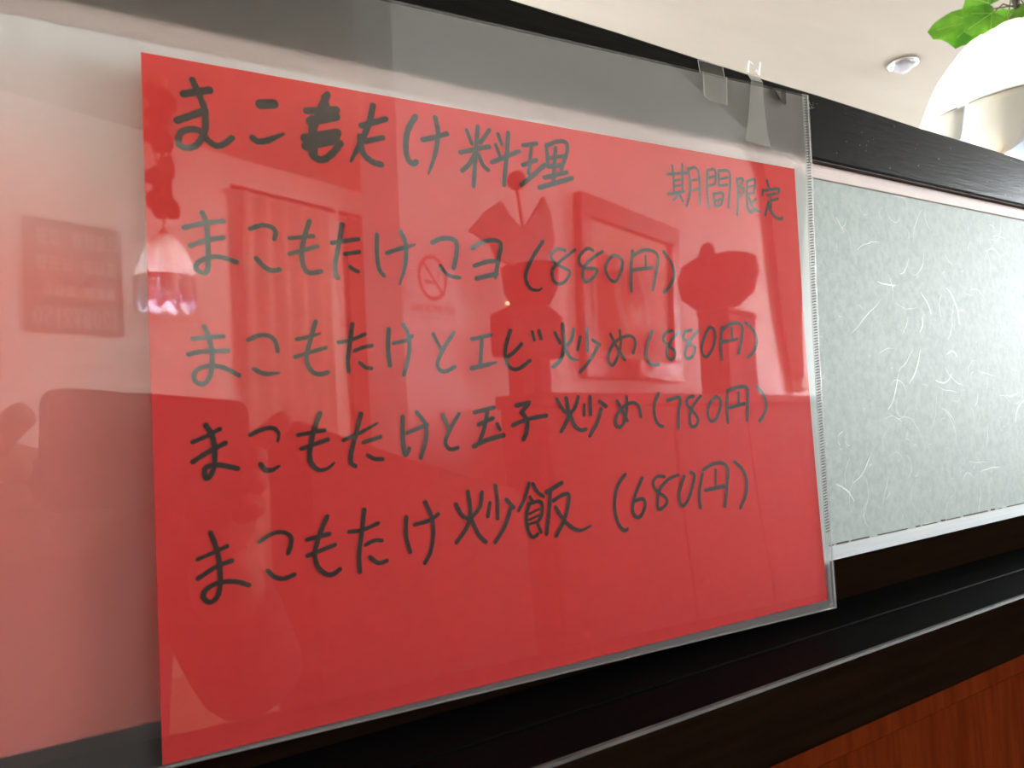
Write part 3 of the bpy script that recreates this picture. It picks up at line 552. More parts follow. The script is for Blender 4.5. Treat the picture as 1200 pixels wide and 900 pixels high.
# welded edge: two raised lines with little cross ridges between them
def redge(t):                                                      # point on the right edge, t from top to bottom
    return TRc[0]+(BRc[0]-TRc[0])*t, TRc[1]+(BRc[1]-TRc[1])*t
bm = bmesh.new()
g = []
for j in range(61):
    u, v = redge(j/60)
    g.append([bm.verts.new(pp(u-0.0052, v, 0.0013)), bm.verts.new(pp(u+0.0002, v, 0.0013))])
for j in range(60): bm.faces.new((g[j][0], g[j+1][0], g[j+1][1], g[j][1]))
keep(obj('edge_band', bm, M['seam']), fo)['label'] = 'milky welded edge band'
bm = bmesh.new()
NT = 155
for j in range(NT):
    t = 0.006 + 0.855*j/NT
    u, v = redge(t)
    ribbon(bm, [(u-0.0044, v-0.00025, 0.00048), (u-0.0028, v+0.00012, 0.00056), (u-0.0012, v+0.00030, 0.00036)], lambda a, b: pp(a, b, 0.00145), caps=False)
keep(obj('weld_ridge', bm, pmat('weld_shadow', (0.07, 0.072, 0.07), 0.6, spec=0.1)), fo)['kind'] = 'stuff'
bm = bmesh.new()
tube([pp(*redge(t/40), 0.0006) for t in range(41)], 0.00028, 6, bm)
keep(obj('edge_fold', bm, M['tapeedge'], None, True), fo)
bm = bmesh.new()
tube([pp(BLc[0]+(BRc[0]-BLc[0])*t/40, BLc[1]+(BRc[1]-BLc[1])*t/40, 0.0) for t in range(41)], 0.0004, 6, bm)
keep(obj('bottom_fold', bm, M['tapeedge'], None, True), fo)

bm = bmesh.new(); g = []
for j in range(41):
    t = j/40; u = BLc[0]+(BRc[0]-BLc[0])*t; vb = BLc[1]+(BRc[1]-BLc[1])*t
    g.append([bm.verts.new(pp(u, vb, 0.0012)), bm.verts.new(pp(u, -0.2138, 0.0012))])
for j in range(40): bm.faces.new((g[j][0], g[j+1][0], g[j+1][1], g[j][1]))
keep(obj('bottom_band', bm, M['seam']), fo)['label'] = 'milky bottom band'

# ------------------------------------------------------------------ added sheet behind the folder, painted with the red glow on the panel
bk = obj('red_glow_sheet', sheet_box(-0.34, 0.20, 0.0034, 0.0040, 0.9665, 1.1775), M['redglow'])
tag(bk, 'added sheet painted with a red glow on the washi panel behind the folder, left of the red menu', 'paper')

# ------------------------------------------------------------------ tape
def strip_mesh(L, Rr):
    bm = bmesh.new()
    a = [bm.verts.new(p) for p in L]; b = [bm.verts.new(p) for p in Rr]
    for i in range(len(a)-1): bm.faces.new((a[i], a[i+1], b[i+1], b[i]))
    return bm
RF = -0.0006
t1 = obj('adhesive_tape', strip_mesh([(0.2520, RF, 1.2240), (0.2520, RF-0.001, 1.2150), pp(0.2355, 0.0375, 0.0022), pp(0.2355, 0.0262, 0.0022), pp(0.2375, 0.0245, 0.0022)],
                                     [(0.2700, RF, 1.2240), (0.2700, RF-0.001, 1.2150), pp(0.2510, 0.0375, 0.0022), pp(0.2500, 0.0262, 0.0022), pp(0.2500, 0.0238, 0.0022)]), M['tape'])
tag(t1, 'square clear tape piece on the folder top, left of the long strip', 'tape')
bm = bmesh.new()
for P in (((0.2520, RF-0.0002, 1.2236), (0.2520, RF-0.0012, 1.2150), pp(0.2357, 0.0375, 0.0024), pp(0.2357, 0.0262, 0.0024), pp(0.2377, 0.0247, 0.0024), pp(0.2500, 0.0241, 0.0024)),
          (pp(0.2499, 0.0241, 0.0024), pp(0.2500, 0.0262, 0.0024), pp(0.2509, 0.0375, 0.0024), (0.2698, RF-0.0012, 1.2150), (0.2698, RF-0.0002, 1.2236)), ((0.2520, RF-0.0002, 1.2236), (0.2698, RF-0.0002, 1.2238))):
    tube(P, 0.00016, 5, bm)
obj('cut_edge', bm, M['tapeedge'], t1)
t2 = obj('adhesive_tape', strip_mesh([(0.2880, RF, 1.2246), pp(0.2672, 0.0395, 0.0026), pp(0.2655, 0.030, 0.0024), pp(0.2630, 0.018, 0.0024), pp(0.2605, 0.0085, 0.0024)],
                                     [(0.2975, RF, 1.2246), pp(0.2755, 0.0395, 0.0026), pp(0.2752, 0.030, 0.0024), pp(0.2760, 0.018, 0.0024), pp(0.2775, 0.0075, 0.0024)]), M['tapestrip'])
tag(t2, 'long milky tape strip widening downwards, between square tape and pointed tape', 'tape')
bm = bmesh.new()
tube([(0.2884, RF-0.0006, 1.2246), (0.2884, RF-0.002, 1.2300), (0.2902, RF-0.003, 1.2280)], 0.0004, 5, bm)
tube([(0.2972, RF-0.0006, 1.2246), (0.2972, RF-0.002, 1.2312)], 0.00045, 5, bm)
tube([(0.2915, RF-0.0006, 1.2230), (0.2935, RF-0.002, 1.2262), (0.2950, RF-0.002, 1.2240)], 0.0004, 5, bm)
obj('crumpled_end', bm, M['tapeedge'], t2)
bm = bmesh.new()
P = [(0.2978, RF-0.0004, 1.2235), (0.3160, RF-0.0008, 1.2190), pp(0.2915, 0.0385, 0.0026), pp(0.2915, 0.0318, 0.0026), pp(0.2905, 0.0306, 0.0026), pp(0.2890, 0.0312, 0.0026), pp(0.2830, 0.0385, 0.0026)]
vv = [bm.verts.new(p) for p in P]
for i in range(1, len(vv)-1): bm.faces.new((vv[0], vv[i], vv[i+1]))
M['tapegrey'] = film_mat('grey_tape', tint=(0.30, 0.29, 0.27), rough=0.15, k=0.8, haze=0.03)
t3 = obj('adhesive_tape', bm, M['tapegrey'])
tag(t3, 'small grey pointed tape corner beside the folder top right corner', 'tape')
# ------------------------------------------------------------------ tulip pendant lamps
M['shade'] = pmat('milk_glass', (0.84, 0.86, 0.88), 0.25, (0.76, 0.81, 0.87), nscale=14.0, trans=0.55)
M['petalglass'] = pmat('cream_glass', (0.83, 0.81, 0.74), 0.25, (0.76, 0.74, 0.66), nscale=12.0, trans=0.42)
M['blueglass'] = pmat('pale_blue_glass', (0.60, 0.69, 0.82), 0.25, (0.54, 0.63, 0.78), nscale=12.0, trans=0.4)
M['came'] = pmat('lead_came', (0.33, 0.33, 0.30), 0.45, metal=0.5)
M['brass'] = pmat('aged_brass', (0.42, 0.30, 0.13), 0.35, metal=1.0)
M['cord'] = pmat('brown_cord', (0.06, 0.04, 0.03), 0.6)
M['bulb'] = emit_mat('lit_bulb', (1.0, 0.72, 0.38), 25.0)
def shade_r(z):
    """radius of the shade against height above its rim tips"""
    K = [(0.0, 0.150), (0.045, 0.156), (0.105, 0.146), (0.155, 0.126), (0.195, 0.104), (0.228, 0.070), (0.240, 0.035), (0.244, 0.018)]
    for (a, ra), (b, rb) in zip(K[:-1], K[1:]):
        if z <= b: return ra + (rb-ra)*(max(z, a)-a)/(b-a)
    return K[-1][1]
NPET = 10
def make_lamp(loc, rot, label, sc=1.0, power=2.0, hc=HC, glow=25.0):
    t = thing('pendant_lamp', label, 'lamp', loc, rot, None)
    zs = [0.105, 0.125, 0.145, 0.165, 0.185, 0.205, 0.220, 0.232, 0.240, 0.244]
    for k in range(NPET):
        a = 2*math.pi*k/NPET; hw = math.pi/NPET
        bm = bmesh.new(); rows = []
        for z in zs:
            row = []
            for i in range(9):
                s = -1 + i/4
                th = a + s*hw
                r = (shade_r(z) - 0.010*abs(s)**2.2*min(1.0, shade_r(z)/0.1))*sc
                row.append(bm.verts.new((r*math.cos(th), r*math.sin(th), z*sc)))
            rows.append(row)
        for j in range(len(rows)-1):
            for i in range(8): bm.faces.new((rows[j][i], rows[j][i+1], rows[j+1][i+1], rows[j+1][i]))
        o = obj('shade_pane', bm, M['shade'], t, True)
        md = o.modifiers.new('thick', 'SOLIDIFY'); md.thickness = 0.003*sc
        # outer pointed petal hanging from the seam
        for (mt, nm, z1, rr, sh) in ((M['petalglass'], 'petal', 0.018, 0.0, 0.0), (M['blueglass'], 'inner_petal', 0.0, -0.010, 0.5)):
            bm = bmesh.new(); rows = []
            for j in range(8):
                q = j/7; z = 0.106 + (z1-0.106)*q
                wv = math.sqrt(max(0.0, 1-q**2.4)) if nm == 'petal' else (1-q**5)**0.5
                row = []
                for i in range(7):
                    s = -1 + i/3
                    th = a + sh*2*hw + s*hw*max(wv, 0.02)*0.98
                    r = (shade_r(z) + rr - 0.010*abs(s)**2.2)*sc
                    row.append(bm.verts.new((r*math.cos(th), r*math.sin(th), z*sc)))
                rows.append(row)
            for j in range(7):
                for i in range(6): bm.faces.new((rows[j][i], rows[j][i+1], rows[j+1][i+1], rows[j+1][i]))
            o = obj(nm, bm, mt, t, True)
            md = o.modifiers.new('thick', 'SOLIDIFY'); md.thickness = 0.003*sc
        # lead line across the top of the petal
        P = []
        for i in range(7):
            s = -0.8 + i*1.6/6
            th = a + s*hw; r = (shade_r(0.106) + 0.0006 - 0.010*abs(s)**2.2)*sc
            P.append((r*math.cos(th), r*math.sin(th), (0.1065 - 0.003*(1-abs(s)))*sc))
        obj('came', tube(P, 0.0011*sc, 6), M['came'], t)
    obj('cap', lathe([(0.0, 0.262*sc), (0.012*sc, 0.260*sc), (0.024*sc, 0.246*sc), (0.026*sc, 0.238*sc), (0.0, 0.236*sc)], 20), M['brass'], t, True)
    obj('socket', lathe([(0.0, 0.236*sc), (0.016*sc, 0.236*sc), (0.016*sc, 0.190*sc), (0.0, 0.190*sc)], 16), M['brass'], t)
    obj('bulb', lathe([(0.0, 0.095*sc), (0.016*sc, 0.100*sc), (0.027*sc, 0.120*sc), (0.028*sc, 0.138*sc), (0.018*sc, 0.165*sc), (0.012*sc, 0.192*sc)], 16), M['bulb'], t, True)
    obj('cord', tube([(0, 0, 0.258*sc), (0, 0, hc-0.02-loc[2])], 0.004, 8), M['cord'], t)
    obj('ceiling_cup', lathe([(0.0, hc-0.03-loc[2]), (0.03, hc-0.03-loc[2]), (0.05, hc-loc[2]-0.001), (0.0, hc-loc[2]-0.001)], 20), M['brass'], t)
    l = bpy.data.lights.new('bulb_light', 'POINT'); l.energy = power; l.color = (1.0, 0.94, 0.85); l.shadow_soft_size = 0.028*sc
    lo = bpy.data.objects.new('bulb_light', l); COL.objects.link(lo); lo.parent = t; lo.location = (0, 0, 0.07*sc)
    return t
make_lamp((1.228, 0.25, 1.353), math.radians(188.4), 'large milky tulip pendant lamp with pointed petals under green vine leaves', 1.0, 0.6)
sl = make_lamp((0.205, -3.0, 1.565), 0.3, 'narrow glowing tulip pendant lamp mirrored in the folder left of the writing', 0.98, 3.5, 1.565+0.935/1.3)
sl.scale = (0.80, 0.80, 1.3)

# ------------------------------------------------------------------ vine on the lamp cord
M['leaf'] = pmat('green_leaf', (0.15, 0.36, 0.03), 0.4, (0.05, 0.19, 0.015), nscale=30.0, trans=0.45, lo=0.3, hi=0.7)
M['leafvein'] = pmat('leaf_vein', (0.34, 0.55, 0.12), 0.5, trans=0.3)
M['stem'] = pmat('vine_stem', (0.10, 0.12, 0.04), 0.6)
LEAF = [(0, 0), (0.18, -0.12), (0.40, -0.12), (0.56, 0.04), (0.62, 0.22), (0.57, 0.36), (0.60, 0.50), (0.46, 0.66), (0.34, 0.80), (0.20, 0.94), (0, 1.06)]
def leaf_bm(size, M4, curl):
    bm = bmesh.new()
    L = LEAF + [(-x, y) for x, y in LEAF[-2:0:-1]]
    c = bm.verts.new(M4 @ Vector((0, 0.38*size, -0.03*size)))
    vs_ = []
    for x, y in L:
        z = -curl*(x*x*0.9 + (y-0.38)**2*0.5) + 0.05*math.sin(9*x+7*y)
        vs_.append(bm.verts.new(M4 @ Vector((x*size, y*size, z*size))))
    for i in range(len(vs_)): bm.faces.new((c, vs_[i], vs_[(i+1) % len(vs_)]))
    bmesh.ops.subdivide_edges(bm, edges=bm.edges[:], cuts=1, use_grid_fill=True)
    return bm
def vine(loc, leaves, label, stem_pts):
    t = thing('leafy_vine', label, 'vine', loc)
    obj('stem', tube(smooth_pts(stem_pts, 5), 0.0022, 6), M['stem'], t, True)
    for (x, y, z, size, rz, rx, roll) in leaves:
        M4 = Matrix.Translation((x, y, z)) @ Matrix.Rotation(rz, 4, 'Z') @ Matrix.Rotation(rx, 4, 'X') @ Matrix.Rotation(roll, 4, 'Y')
        lf = obj('leaf', leaf_bm(size, M4, 0.35), M['leaf'], t, True)
        a = M4 @ Vector((0, 0.02*size, 0.012*size)); b = M4 @ Vector((0, 0.95*size, 0.0)); mid = M4 @ Vector((0, 0.45*size, 0.02*size))
        bm = tube([a, mid, b], 0.0007, 5)
        for sgn in (-1, 1): tube([M4 @ Vector((0, 0.1*size, 0.015*size)), M4 @ Vector((sgn*0.38*size, 0.46*size, -0.03*size))], 0.0005, 5, bm)
        obj('leaf_vein', bm, M['leafvein'], lf)
        tube_pts = [(0.006*math.cos(rz), 0.006*math.sin(rz), z+0.01), (x*0.6, y*0.6, z+0.012), (x, y, z)]
        obj('leaf_stalk', tube(tube_pts, 0.0011, 5), M['stem'], lf)
    return t
LV = Vector((-0.838, 0.542)); FV = Vector((0.92, 0.38))            # to the left and away as seen from the table
def lp(l, d): return (LV*l + FV*d)
lv = []
def addleaf(l, d, z, size, ang, tilt, roll):
    """leaf stalk point: l to the left, d away, z up; ang turns the leaf tip in its upright plane"""
    p = lp(l, d)
    lv.append((p, z, size, ang, tilt, roll))
addleaf(0.060, 0.02, 0.262, 0.064, 100, 10, 0.2)
addleaf(0.034, -0.02, 0.258, 0.050, 60, 20, -0.2)
addleaf(0.012, 0.04, 0.285, 0.060, 25, 0, 0.3)
addleaf(-0.010, -0.03, 0.262, 0.055, -30, 15, 0.1)
addleaf(-0.040, 0.02, 0.264, 0.062, -80, 0, -0.3)
addleaf(0.040, 0.05, 0.300, 0.050, 150, -15, 0.0)
addleaf(0.020, 0.00, 0.320, 0.060, 130, 10, 0.4)
addleaf(-0.030, 0.04, 0.320, 0.060, -140, 0, 0.2)
addleaf(0.000, -0.03, 0.345, 0.055, 80, -10, 0.1)
addleaf(-0.020, 0.00, 0.375, 0.055, -60, 10, 0.2)
t = thing('leafy_vine', 'bright green vine leaves twined on the cord above the tulip lamp', 'vine', (1.228, 0.25, 1.353))
sp = [(0.006*math.cos(a*1.3), 0.006*math.sin(a*1.3), 0.262+0.02*a) for a in range(0, 36)]
obj('stem', tube(sp, 0.0022, 6), M['stem'], t, True)
for (p, z, size, ang, tilt, roll) in lv:
    # upright plane facing the table: x axis = LV, normal = -FV
    X = Vector((LV.x, LV.y, 0)); Nn = Vector((-FV.x, -FV.y, 0.25)).normalized(); Y = Nn.cross(X).normalized(); X = Y.cross(Nn)
    M4 = Matrix.Translation((p.x, p.y, z)) @ Matrix((X, Y, Nn)).transposed().to_4x4() @ Matrix.Rotation(math.radians(-ang), 4, 'Z') @ Matrix.Rotation(math.radians(tilt), 4, 'X') @ Matrix.Rotation(roll, 4, 'Y')
    lf = obj('leaf', leaf_bm(size, M4, 0.35), M['leaf'], t, True)
    bm = tube([M4 @ Vector((0, 0.02*size, 0.014*size)), M4 @ Vector((0, 0.45*size, 0.012*size)), M4 @ Vector((0, 0.95*size, -0.05*size))], 0.0006, 5)
    for sgn in (-1, 1): tube([M4 @ Vector((0, 0.1*size, 0.012*size)), M4 @ Vector((sgn*0.38*size, 0.46*size, -0.04*size))], 0.0004, 5, bm)
    obj('leaf_vein', bm, M['leafvein'], lf)
    obj('leaf_stalk', tube([(0, 0, z+0.012), (p.x*0.6, p.y*0.6, z+0.014), (p.x, p.y, z)], 0.0011, 5), M['stem'], lf)

M['dullleaf'] = pmat('dull_dark_leaf', (0.035, 0.05, 0.015), 0.6, (0.02, 0.035, 0.01), nscale=30.0, spec=0.1)
# the same kind of vine on the cord of the far lamp
t = thing('leafy_vine', 'dark vine twined on the cord of the narrow lamp, mirrored above it', 'vine', (0.205, -3.0, 1.565))
obj('stem', tube([(0.008*math.cos(a*1.3), 0.008*math.sin(a*1.3), 0.35+0.03*a) for a in range(0, 19)], 0.004, 6), M['stem'], t, True)
for k in range(16):
    a = k*2.4; z = 0.38+0.033*k
    M4 = Matrix.Translation((0.012*math.cos(a), 0.012*math.sin(a), z)) @ Matrix.Rotation(a, 4, 'Z') @ Matrix.Rotation(math.radians(70), 4, 'X') @ Matrix.Rotation(0.4*math.sin(k), 4, 'Y')
    obj('leaf', leaf_bm(0.085, M4, 0.3), M['dullleaf'], t, True)

# ------------------------------------------------------------------ downlight in the ceiling
t = thing('ceiling_downlight', 'small round recessed downlight in the pale ceiling beyond the partition', 'light', (3.19, 1.488, HC))
M['steel'] = pmat('brushed_steel', (0.72, 0.72, 0.72), 0.22, metal=1.0)
M['downbulb'] = pmat('frosted_bulb', (0.80, 0.84, 0.95), 0.3, trans=0.3)
obj('rim', lathe([(0.060, 0.0), (0.066, -0.012), (0.050, -0.016), (0.046, -0.004)], 28), M['steel'], t, True)
obj('reflector', lathe([(0.046, -0.004), (0.030, -0.001), (0.0, -0.0005)], 24), M['steel'], t, True)
obj('bulb', ball((0, 0, -0.020), 0.036, 2, (1, 1, 0.75)), M['downbulb'], t, True)
# ------------------------------------------------------------------ what the folder mirrors: the room behind the table
def ap(s, off=0.0, z=0.0):
    """point s metres along the angled wall, off metres from its face"""
    p = A0 + AU*s + AN*off
    return Vector((p.x, p.y, z))
RA = math.atan2(AU.y, AU.x)                                        # x axis along the wall; local -y is its back
def on_wall(name, label, cat, x, y, z):
    return thing(name, label, cat, (x, y, z), RA)
# framed picture
M['frame'] = pmat('orange_brown_frame', (0.20, 0.060, 0.020), 0.4, (0.13, 0.04, 0.015), scale=(3, 20, 20), nscale=10)
M['mount'] = pmat('cream_mount', (0.62, 0.52, 0.42), 0.7)
M['canvas'] = pmat('orange_picture', (0.50, 0.17, 0.06), 0.6, (0.16, 0.05, 0.05), nscale=7.0, detail=2.0, lo=0.4, hi=0.6)
M['pale'] = pmat('pale_brush', (0.75, 0.60, 0.50), 0.6)
pc = (A0 + AU*0.79)
fw, fz0, fz1 = 0.80, -0.29, 0.28
t = on_wall('framed_picture', 'framed orange picture hanging on the angled white wall, mirrored in the red sheet', 'picture', A0.x+AU.x*1.20+AN.x*0.004, A0.y+AU.y*1.20+AN.y*0.004, 1.47)
bm = bmesh.new()
for a in ((-fw/2, fw/2, fz1-0.07, fz1), (-fw/2, fw/2, fz0, fz0+0.07), (-fw/2, -fw/2+0.07, fz0+0.07, fz1-0.07), (fw/2-0.07, fw/2, fz0+0.07, fz1-0.07)):
    add_box(bm, a[0], a[1], 0.0, 0.03, a[2], a[3], 0.004, 1)
obj('frame', bm, M['frame'], t)
obj('mount', box(-fw/2+0.06, fw/2-0.06, 0.0, 0.010, fz0+0.06, fz1-0.06), M['mount'], t)
obj('print', box(-fw/2+0.13, fw/2-0.11, 0.0, 0.012, fz0+0.09, fz1-0.17), M['canvas'], t)
bm = bmesh.new()
for P in ([(-0.1, 0.1, 0.03), (-0.12, -0.02, 0.05), (-0.05, -0.12, 0.03)], [(0.05, 0.08, 0.02), (0.12, -0.02, 0.04), (0.13, -0.12, 0.02)], [(-0.02, -0.04, 0.03), (0.03, -0.08, 0.05), (0.06, -0.05, 0.02)]):
    ribbon(bm, smooth_pts(P, 6), lambda u, v: Vector((u, 0.0125, v)))
obj('brushwork', bm, M['pale'], t)
# no-smoking sign: ring, bar, cigarette and a line of print
M['signwhite'] = pmat('white_sign', (0.80, 0.80, 0.78), 0.5)
M['signred'] = pmat('red_print', (0.50, 0.05, 0.05), 0.5)
M['signgrey'] = pmat('grey_print', (0.20, 0.18, 0.18), 0.5)
s0 = 0.105
t = on_wall('no_smoking_sign', 'white no-smoking sign with red ring on the angled wall, mirrored beside the first line', 'sign', *(A0 + AU*s0 + AN*0.002), 1.403)
obj('plate', box(-0.095, 0.095, 0.0, 0.003, -0.09, 0.09, 0.002, 1), M['signwhite'], t)
bm = bmesh.new()
ring = [(0.050*math.cos(a*math.pi/24), 0.005+0.050*math.sin(a*math.pi/24), 0.010) for a in range(49)]
put = lambda u, v: Vector((u, 0.0036, v))
ribbon(bm, ring, put, False); ribbon(bm, [(-0.034, 0.039, 0.009), (0.034, -0.029, 0.009)], put)
obj('red_ring', bm, M['signred'], t)
bm = bmesh.new()
ribbon(bm, [(-0.030, -0.006, 0.010), (0.018, -0.006, 0.010)], lambda u, v: Vector((u, 0.0033, v)), False)
ribbon(bm, smooth_pts([(0.022, 0.000, 0.004), (0.020, 0.012, 0.004), (0.026, 0.020, 0.003)], 4), lambda u, v: Vector((u, 0.0033, v)))
obj('cigarette', bm, M['signgrey'], t)
fc = bpy.data.curves.new('lettering', 'FONT'); fc.body = 'NO SMOKING'; fc.size = 0.026; fc.align_x = 'CENTER'; fc.extrude = 0.0004
tmp = bpy.data.objects.new('lettering', fc); COL.objects.link(tmp)
me = tmp.evaluated_get(bpy.context.evaluated_depsgraph_get()).to_mesh()
me2 = bpy.data.meshes.new('lettering'); bt = bmesh.new(); bt.from_mesh(me); bt.to_mesh(me2); bt.free()
bpy.data.objects.remove(tmp)
me2.materials.append(M['signgrey'])
lo = bpy.data.objects.new('lettering', me2); COL.objects.link(lo); lo.parent = t
lo.location = (0, 0.0040, -0.078); lo.rotation_euler = (math.radians(90), 0, math.pi)
# price poster on the far rear wall: maroon with rows of pale characters and a price line
PB = Vector((0.2, -3.6)); ND = Vector((0.454, 0.891))
t = thing('price_poster', 'maroon price poster on the rear wall, mirrored left of the red sheet', 'poster', (-0.115, -3.428, 1.77), RA)
M['maroon'] = pmat('maroon_print', (0.21, 0.040, 0.032), 0.5)
M['postertext'] = pmat('pale_print', (0.80, 0.74, 0.68), 0.5)
obj('sheet', box(-0.20, 0.20, 0.0, 0.004, -0.235, 0.235), M['maroon'], t)
bm = bmesh.new()
def blocks(cx, cz, n, w, h, gap):
    bm = bmesh.new()
    for i in range(n):
        x0 = cx + i*(w+gap)
        for q in range(3):
            z = cz - h/2 + h*(q+0.5)/3
            ribbon(bm, [(x0, z+R.uniform(-0.004, 0.004), 0.007), (x0+w, z+R.uniform(-0.004, 0.004), 0.007)], lambda u, v: Vector((-u, 0.0045, v)), False)
        for q in range(2):
            x = x0 + w*(0.3+0.4*q)
            ribbon(bm, [(x, cz-h/2, 0.007), (x+R.uniform(-0.006, 0.006), cz+h/2, 0.007)], lambda u, v: Vector((-u, 0.0045, v)), False)
    obj('character_row', bm, M['postertext'], t)
blocks(-0.185, 0.165, 4, 0.043, 0.07, 0.008); blocks(0.055, 0.165, 2, 0.043, 0.07, 0.008)
blocks(-0.175, 0.055, 3, 0.043, 0.06, 0.008); blocks(0.010, 0.055, 3, 0.043, 0.06, 0.008)
blocks(-0.165, -0.055, 3, 0.038, 0.05, 0.008); blocks(0.0, -0.055, 3, 0.038, 0.05, 0.008)
bm = bmesh.new()
DG = {'1': [[(.5, 1), (.5, 0)], [(.3, .8), (.5, 1)]], '2': [[(0, .8), (.25, 1), (.75, 1), (1, .75), (.7, .4), (0, 0), (1, 0)]], '0': [[(.5, 1), (.05, .75), (.05, .25), (.5, 0), (.95, .25), (.95, .75), (.5, 1)]],
      '5': [[(.9, 1), (.1, 1), (.1, .55), (.6, .6), (.95, .3), (.6, 0), (.05, .05)]], 'Y': [[(0, 1), (.5, .55), (1, 1)], [(.5, .55), (.5, 0)], [(.1, .45), (.9, .45)], [(.1, .25), (.9, .25)]],
      'F': [[(.4, 1), (0, .5)], [(.6, 1), (1, .5)], [(.15, .5), (.85, .5), (.7, 0), (.5, .05)], [(.45, .5), (.15, 0)]]}
x = -0.175
for ch in '120FY2150':
    for P in DG[ch]:
        ribbon(bm, [(x+a*0.026, -0.205+b*0.075, 0.009) for a, b in P], lambda u, v: Vector((-u, 0.0045, v)))
    x += 0.039
obj('price_line', bm, M['postertext'], t)
t = thing('wall_notice', 'small dark red notice below and left of the price poster', 'notice', (-0.46, -3.25, 1.45), RA)
obj('sheet', box(-0.10, 0.10, 0.0, 0.004, -0.11, 0.11), M['maroon'], t)
obj('pin', ball((0, 0.006, 0.10), 0.005, 1), M['brass'], t)
# curtains on the rear wall
M['curtain'] = pmat('beige_curtain', (0.60, 0.52, 0.46), 0.9, (0.53, 0.45, 0.40), scale=(1, 1, 0.1), nscale=20, trans=0.2)
M['curtaindark'] = pmat('brown_curtain', (0.27, 0.15, 0.12), 0.9, (0.22, 0.12, 0.09), scale=(1, 1, 0.1), nscale=20, trans=0.1)
def curtain(name, label, mat, x0, x1, z0, z1, off, folds, amp, gather=0.0):
    t = thing(name, label, 'curtain', (PB.x+AU.x*0+ND.x*off, PB.y+ND.y*off, 0), RA)
    bm = bmesh.new(); rows = []
    nx = folds*8
    for j in range(13):
        q = j/12; z = z1+(z0-z1)*q
        row = []
        for i in range(nx+1):
            s = i/nx
            xx = x0+(x1-x0)*s
            xx = x0 + (xx-x0)*(1-gather*math.sin(math.pi*min(q*1.15, 1))) if gather else xx
            row.append(bm.verts.new((xx, amp*math.sin(s*folds*2*math.pi+0.6*q)+amp, z)))
        rows.append(row)
    for j in range(12):
        for i in range(nx): bm.faces.new((rows[j][i], rows[j+1][i], rows[j+1][i+1], rows[j][i+1]))
    obj('cloth', bm, mat, t, True)
    obj('curtain_rod', tube([(x0-0.05, amp, z1+0.015), (x1+0.05, amp, z1+0.015)], 0.012, 8), M['darkwood'], t)
    return t
curtain('long_curtain', 'beige long curtain hanging in folds on the rear wall', M['curtain'], 0.42, 1.00, 0.05, 2.30, 0.05, 5, 0.03)
curtain('long_curtain', 'brown long curtain drawn narrow beside the beige curtain', M['curtaindark'], 1.14, 1.50, 0.05, 2.30, 0.05, 4, 0.03, 0.4)
# curtain with a tie-back on the angled wall
t = on_wall('tied_curtain', 'dark tied-back curtain at the right end of the angled wall', 'curtain', *(A0+AU*2.62+AN*0.03), 0.0)
bm = bmesh.new(); rows = []
for j in range(15):
    q = j/14; z = 2.42-1.27*q
    wid = 0.75*(1-q)**0.8+0.12
    row = []
    for i in range(25):
        s = i/24
        row.append(bm.verts.new((0.35 + q*0.45 + (s-0.5)*wid, 0.02+0.02*math.sin(s*9*math.pi), z)))
    rows.append(row)
for j in range(14):
    for i in range(24): bm.faces.new((rows[j][i], rows[j+1][i], rows[j+1][i+1], rows[j][i+1]))
obj('cloth', bm, M['curtaindark'], t, True)
obj('tie_band', box(0.70, 0.90, 0.0, 0.06, 1.16, 1.22, 0.01, 1), M['mount'], t)
# dark sideboard along the angled wall with things standing on it
M['blackwood'] = pmat('blackish_brown_wood', (0.030, 0.012, 0.010), 0.7, (0.02, 0.008, 0.007), scale=(3, 20, 20), nscale=8, spec=0.1)
sb = on_wall('sideboard', 'long narrow dark sideboard before the angled wall, mirrored behind the prices', 'sideboard', *(A0+AU*1.72+AN*0.022), 0.0)
bm = bmesh.new()
L0, L1 = -1.63, 1.9
add_box(bm, L0, L1, 0.175, 0.275, 0.08, 1.085, 0.004, 1)
obj('body', bm, M['blackwood'], sb)
bm = bmesh.new(); add_box(bm, L0-0.01, L1+0.01, 0.168, 0.298, 1.085, 1.115, 0.004, 1)
obj('counter_top', bm, M['blackwood'], sb)
for i in range(5):
    x0 = L0+0.02+i*(L1-L0-0.02)/5
    d = obj('door', box(x0, x0+(L1-L0)/5-0.02, 0.275, 0.291, 0.12, 1.05, 0.003, 1), M['blackwood'], sb)
    obj('knob', ball((x0+0.06, 0.299, 0.6), 0.012, 1), M['brass'], d)
obj('plinth', box(L0+0.03, L1-0.03, 0.185, 0.26, 0.0, 0.08), M['blackwood'], sb)
# box-shaped stand on two board legs, pot and bow-shaped leaves on it
def side(s, off): return A0+AU*s+AN*off
def lid_mesh():
    bm = bmesh.new()
    lo = [bm.verts.new(p) for p in ((-0.112, -0.03, 0.170), (0.112, -0.03, 0.170), (0.112, 0.03, 0.170), (-0.112, 0.03, 0.170))]
    hi = [bm.verts.new(p) for p in ((-0.035, -0.02, 0.196), (0.06, -0.02, 0.196), (0.06, 0.02, 0.196), (-0.035, 0.02, 0.196))]
    bm.faces.new(lo); bm.faces.new(hi)
    for i in range(4): bm.faces.new((lo[i], lo[(i+1) % 4], hi[(i+1) % 4], hi[i]))
    return bm
st_ = on_wall('stand_lantern', 'dark box on two board legs standing on the sideboard left end', 'stand', *side(0.145, 0.25), 1.115)
obj('leg', box(-0.060, -0.020, -0.02, 0.02, 0.0, 0.082), M['blackwood'], st_)
obj('leg', box(0.010, 0.055, -0.02, 0.02, 0.0, 0.082), M['blackwood'], st_)
bm = bmesh.new()
add_box(bm, -0.112, 0.112, -0.03, 0.03, 0.080, 0.172, 0.006, 1)
obj('box_body', bm, M['blackwood'], st_)
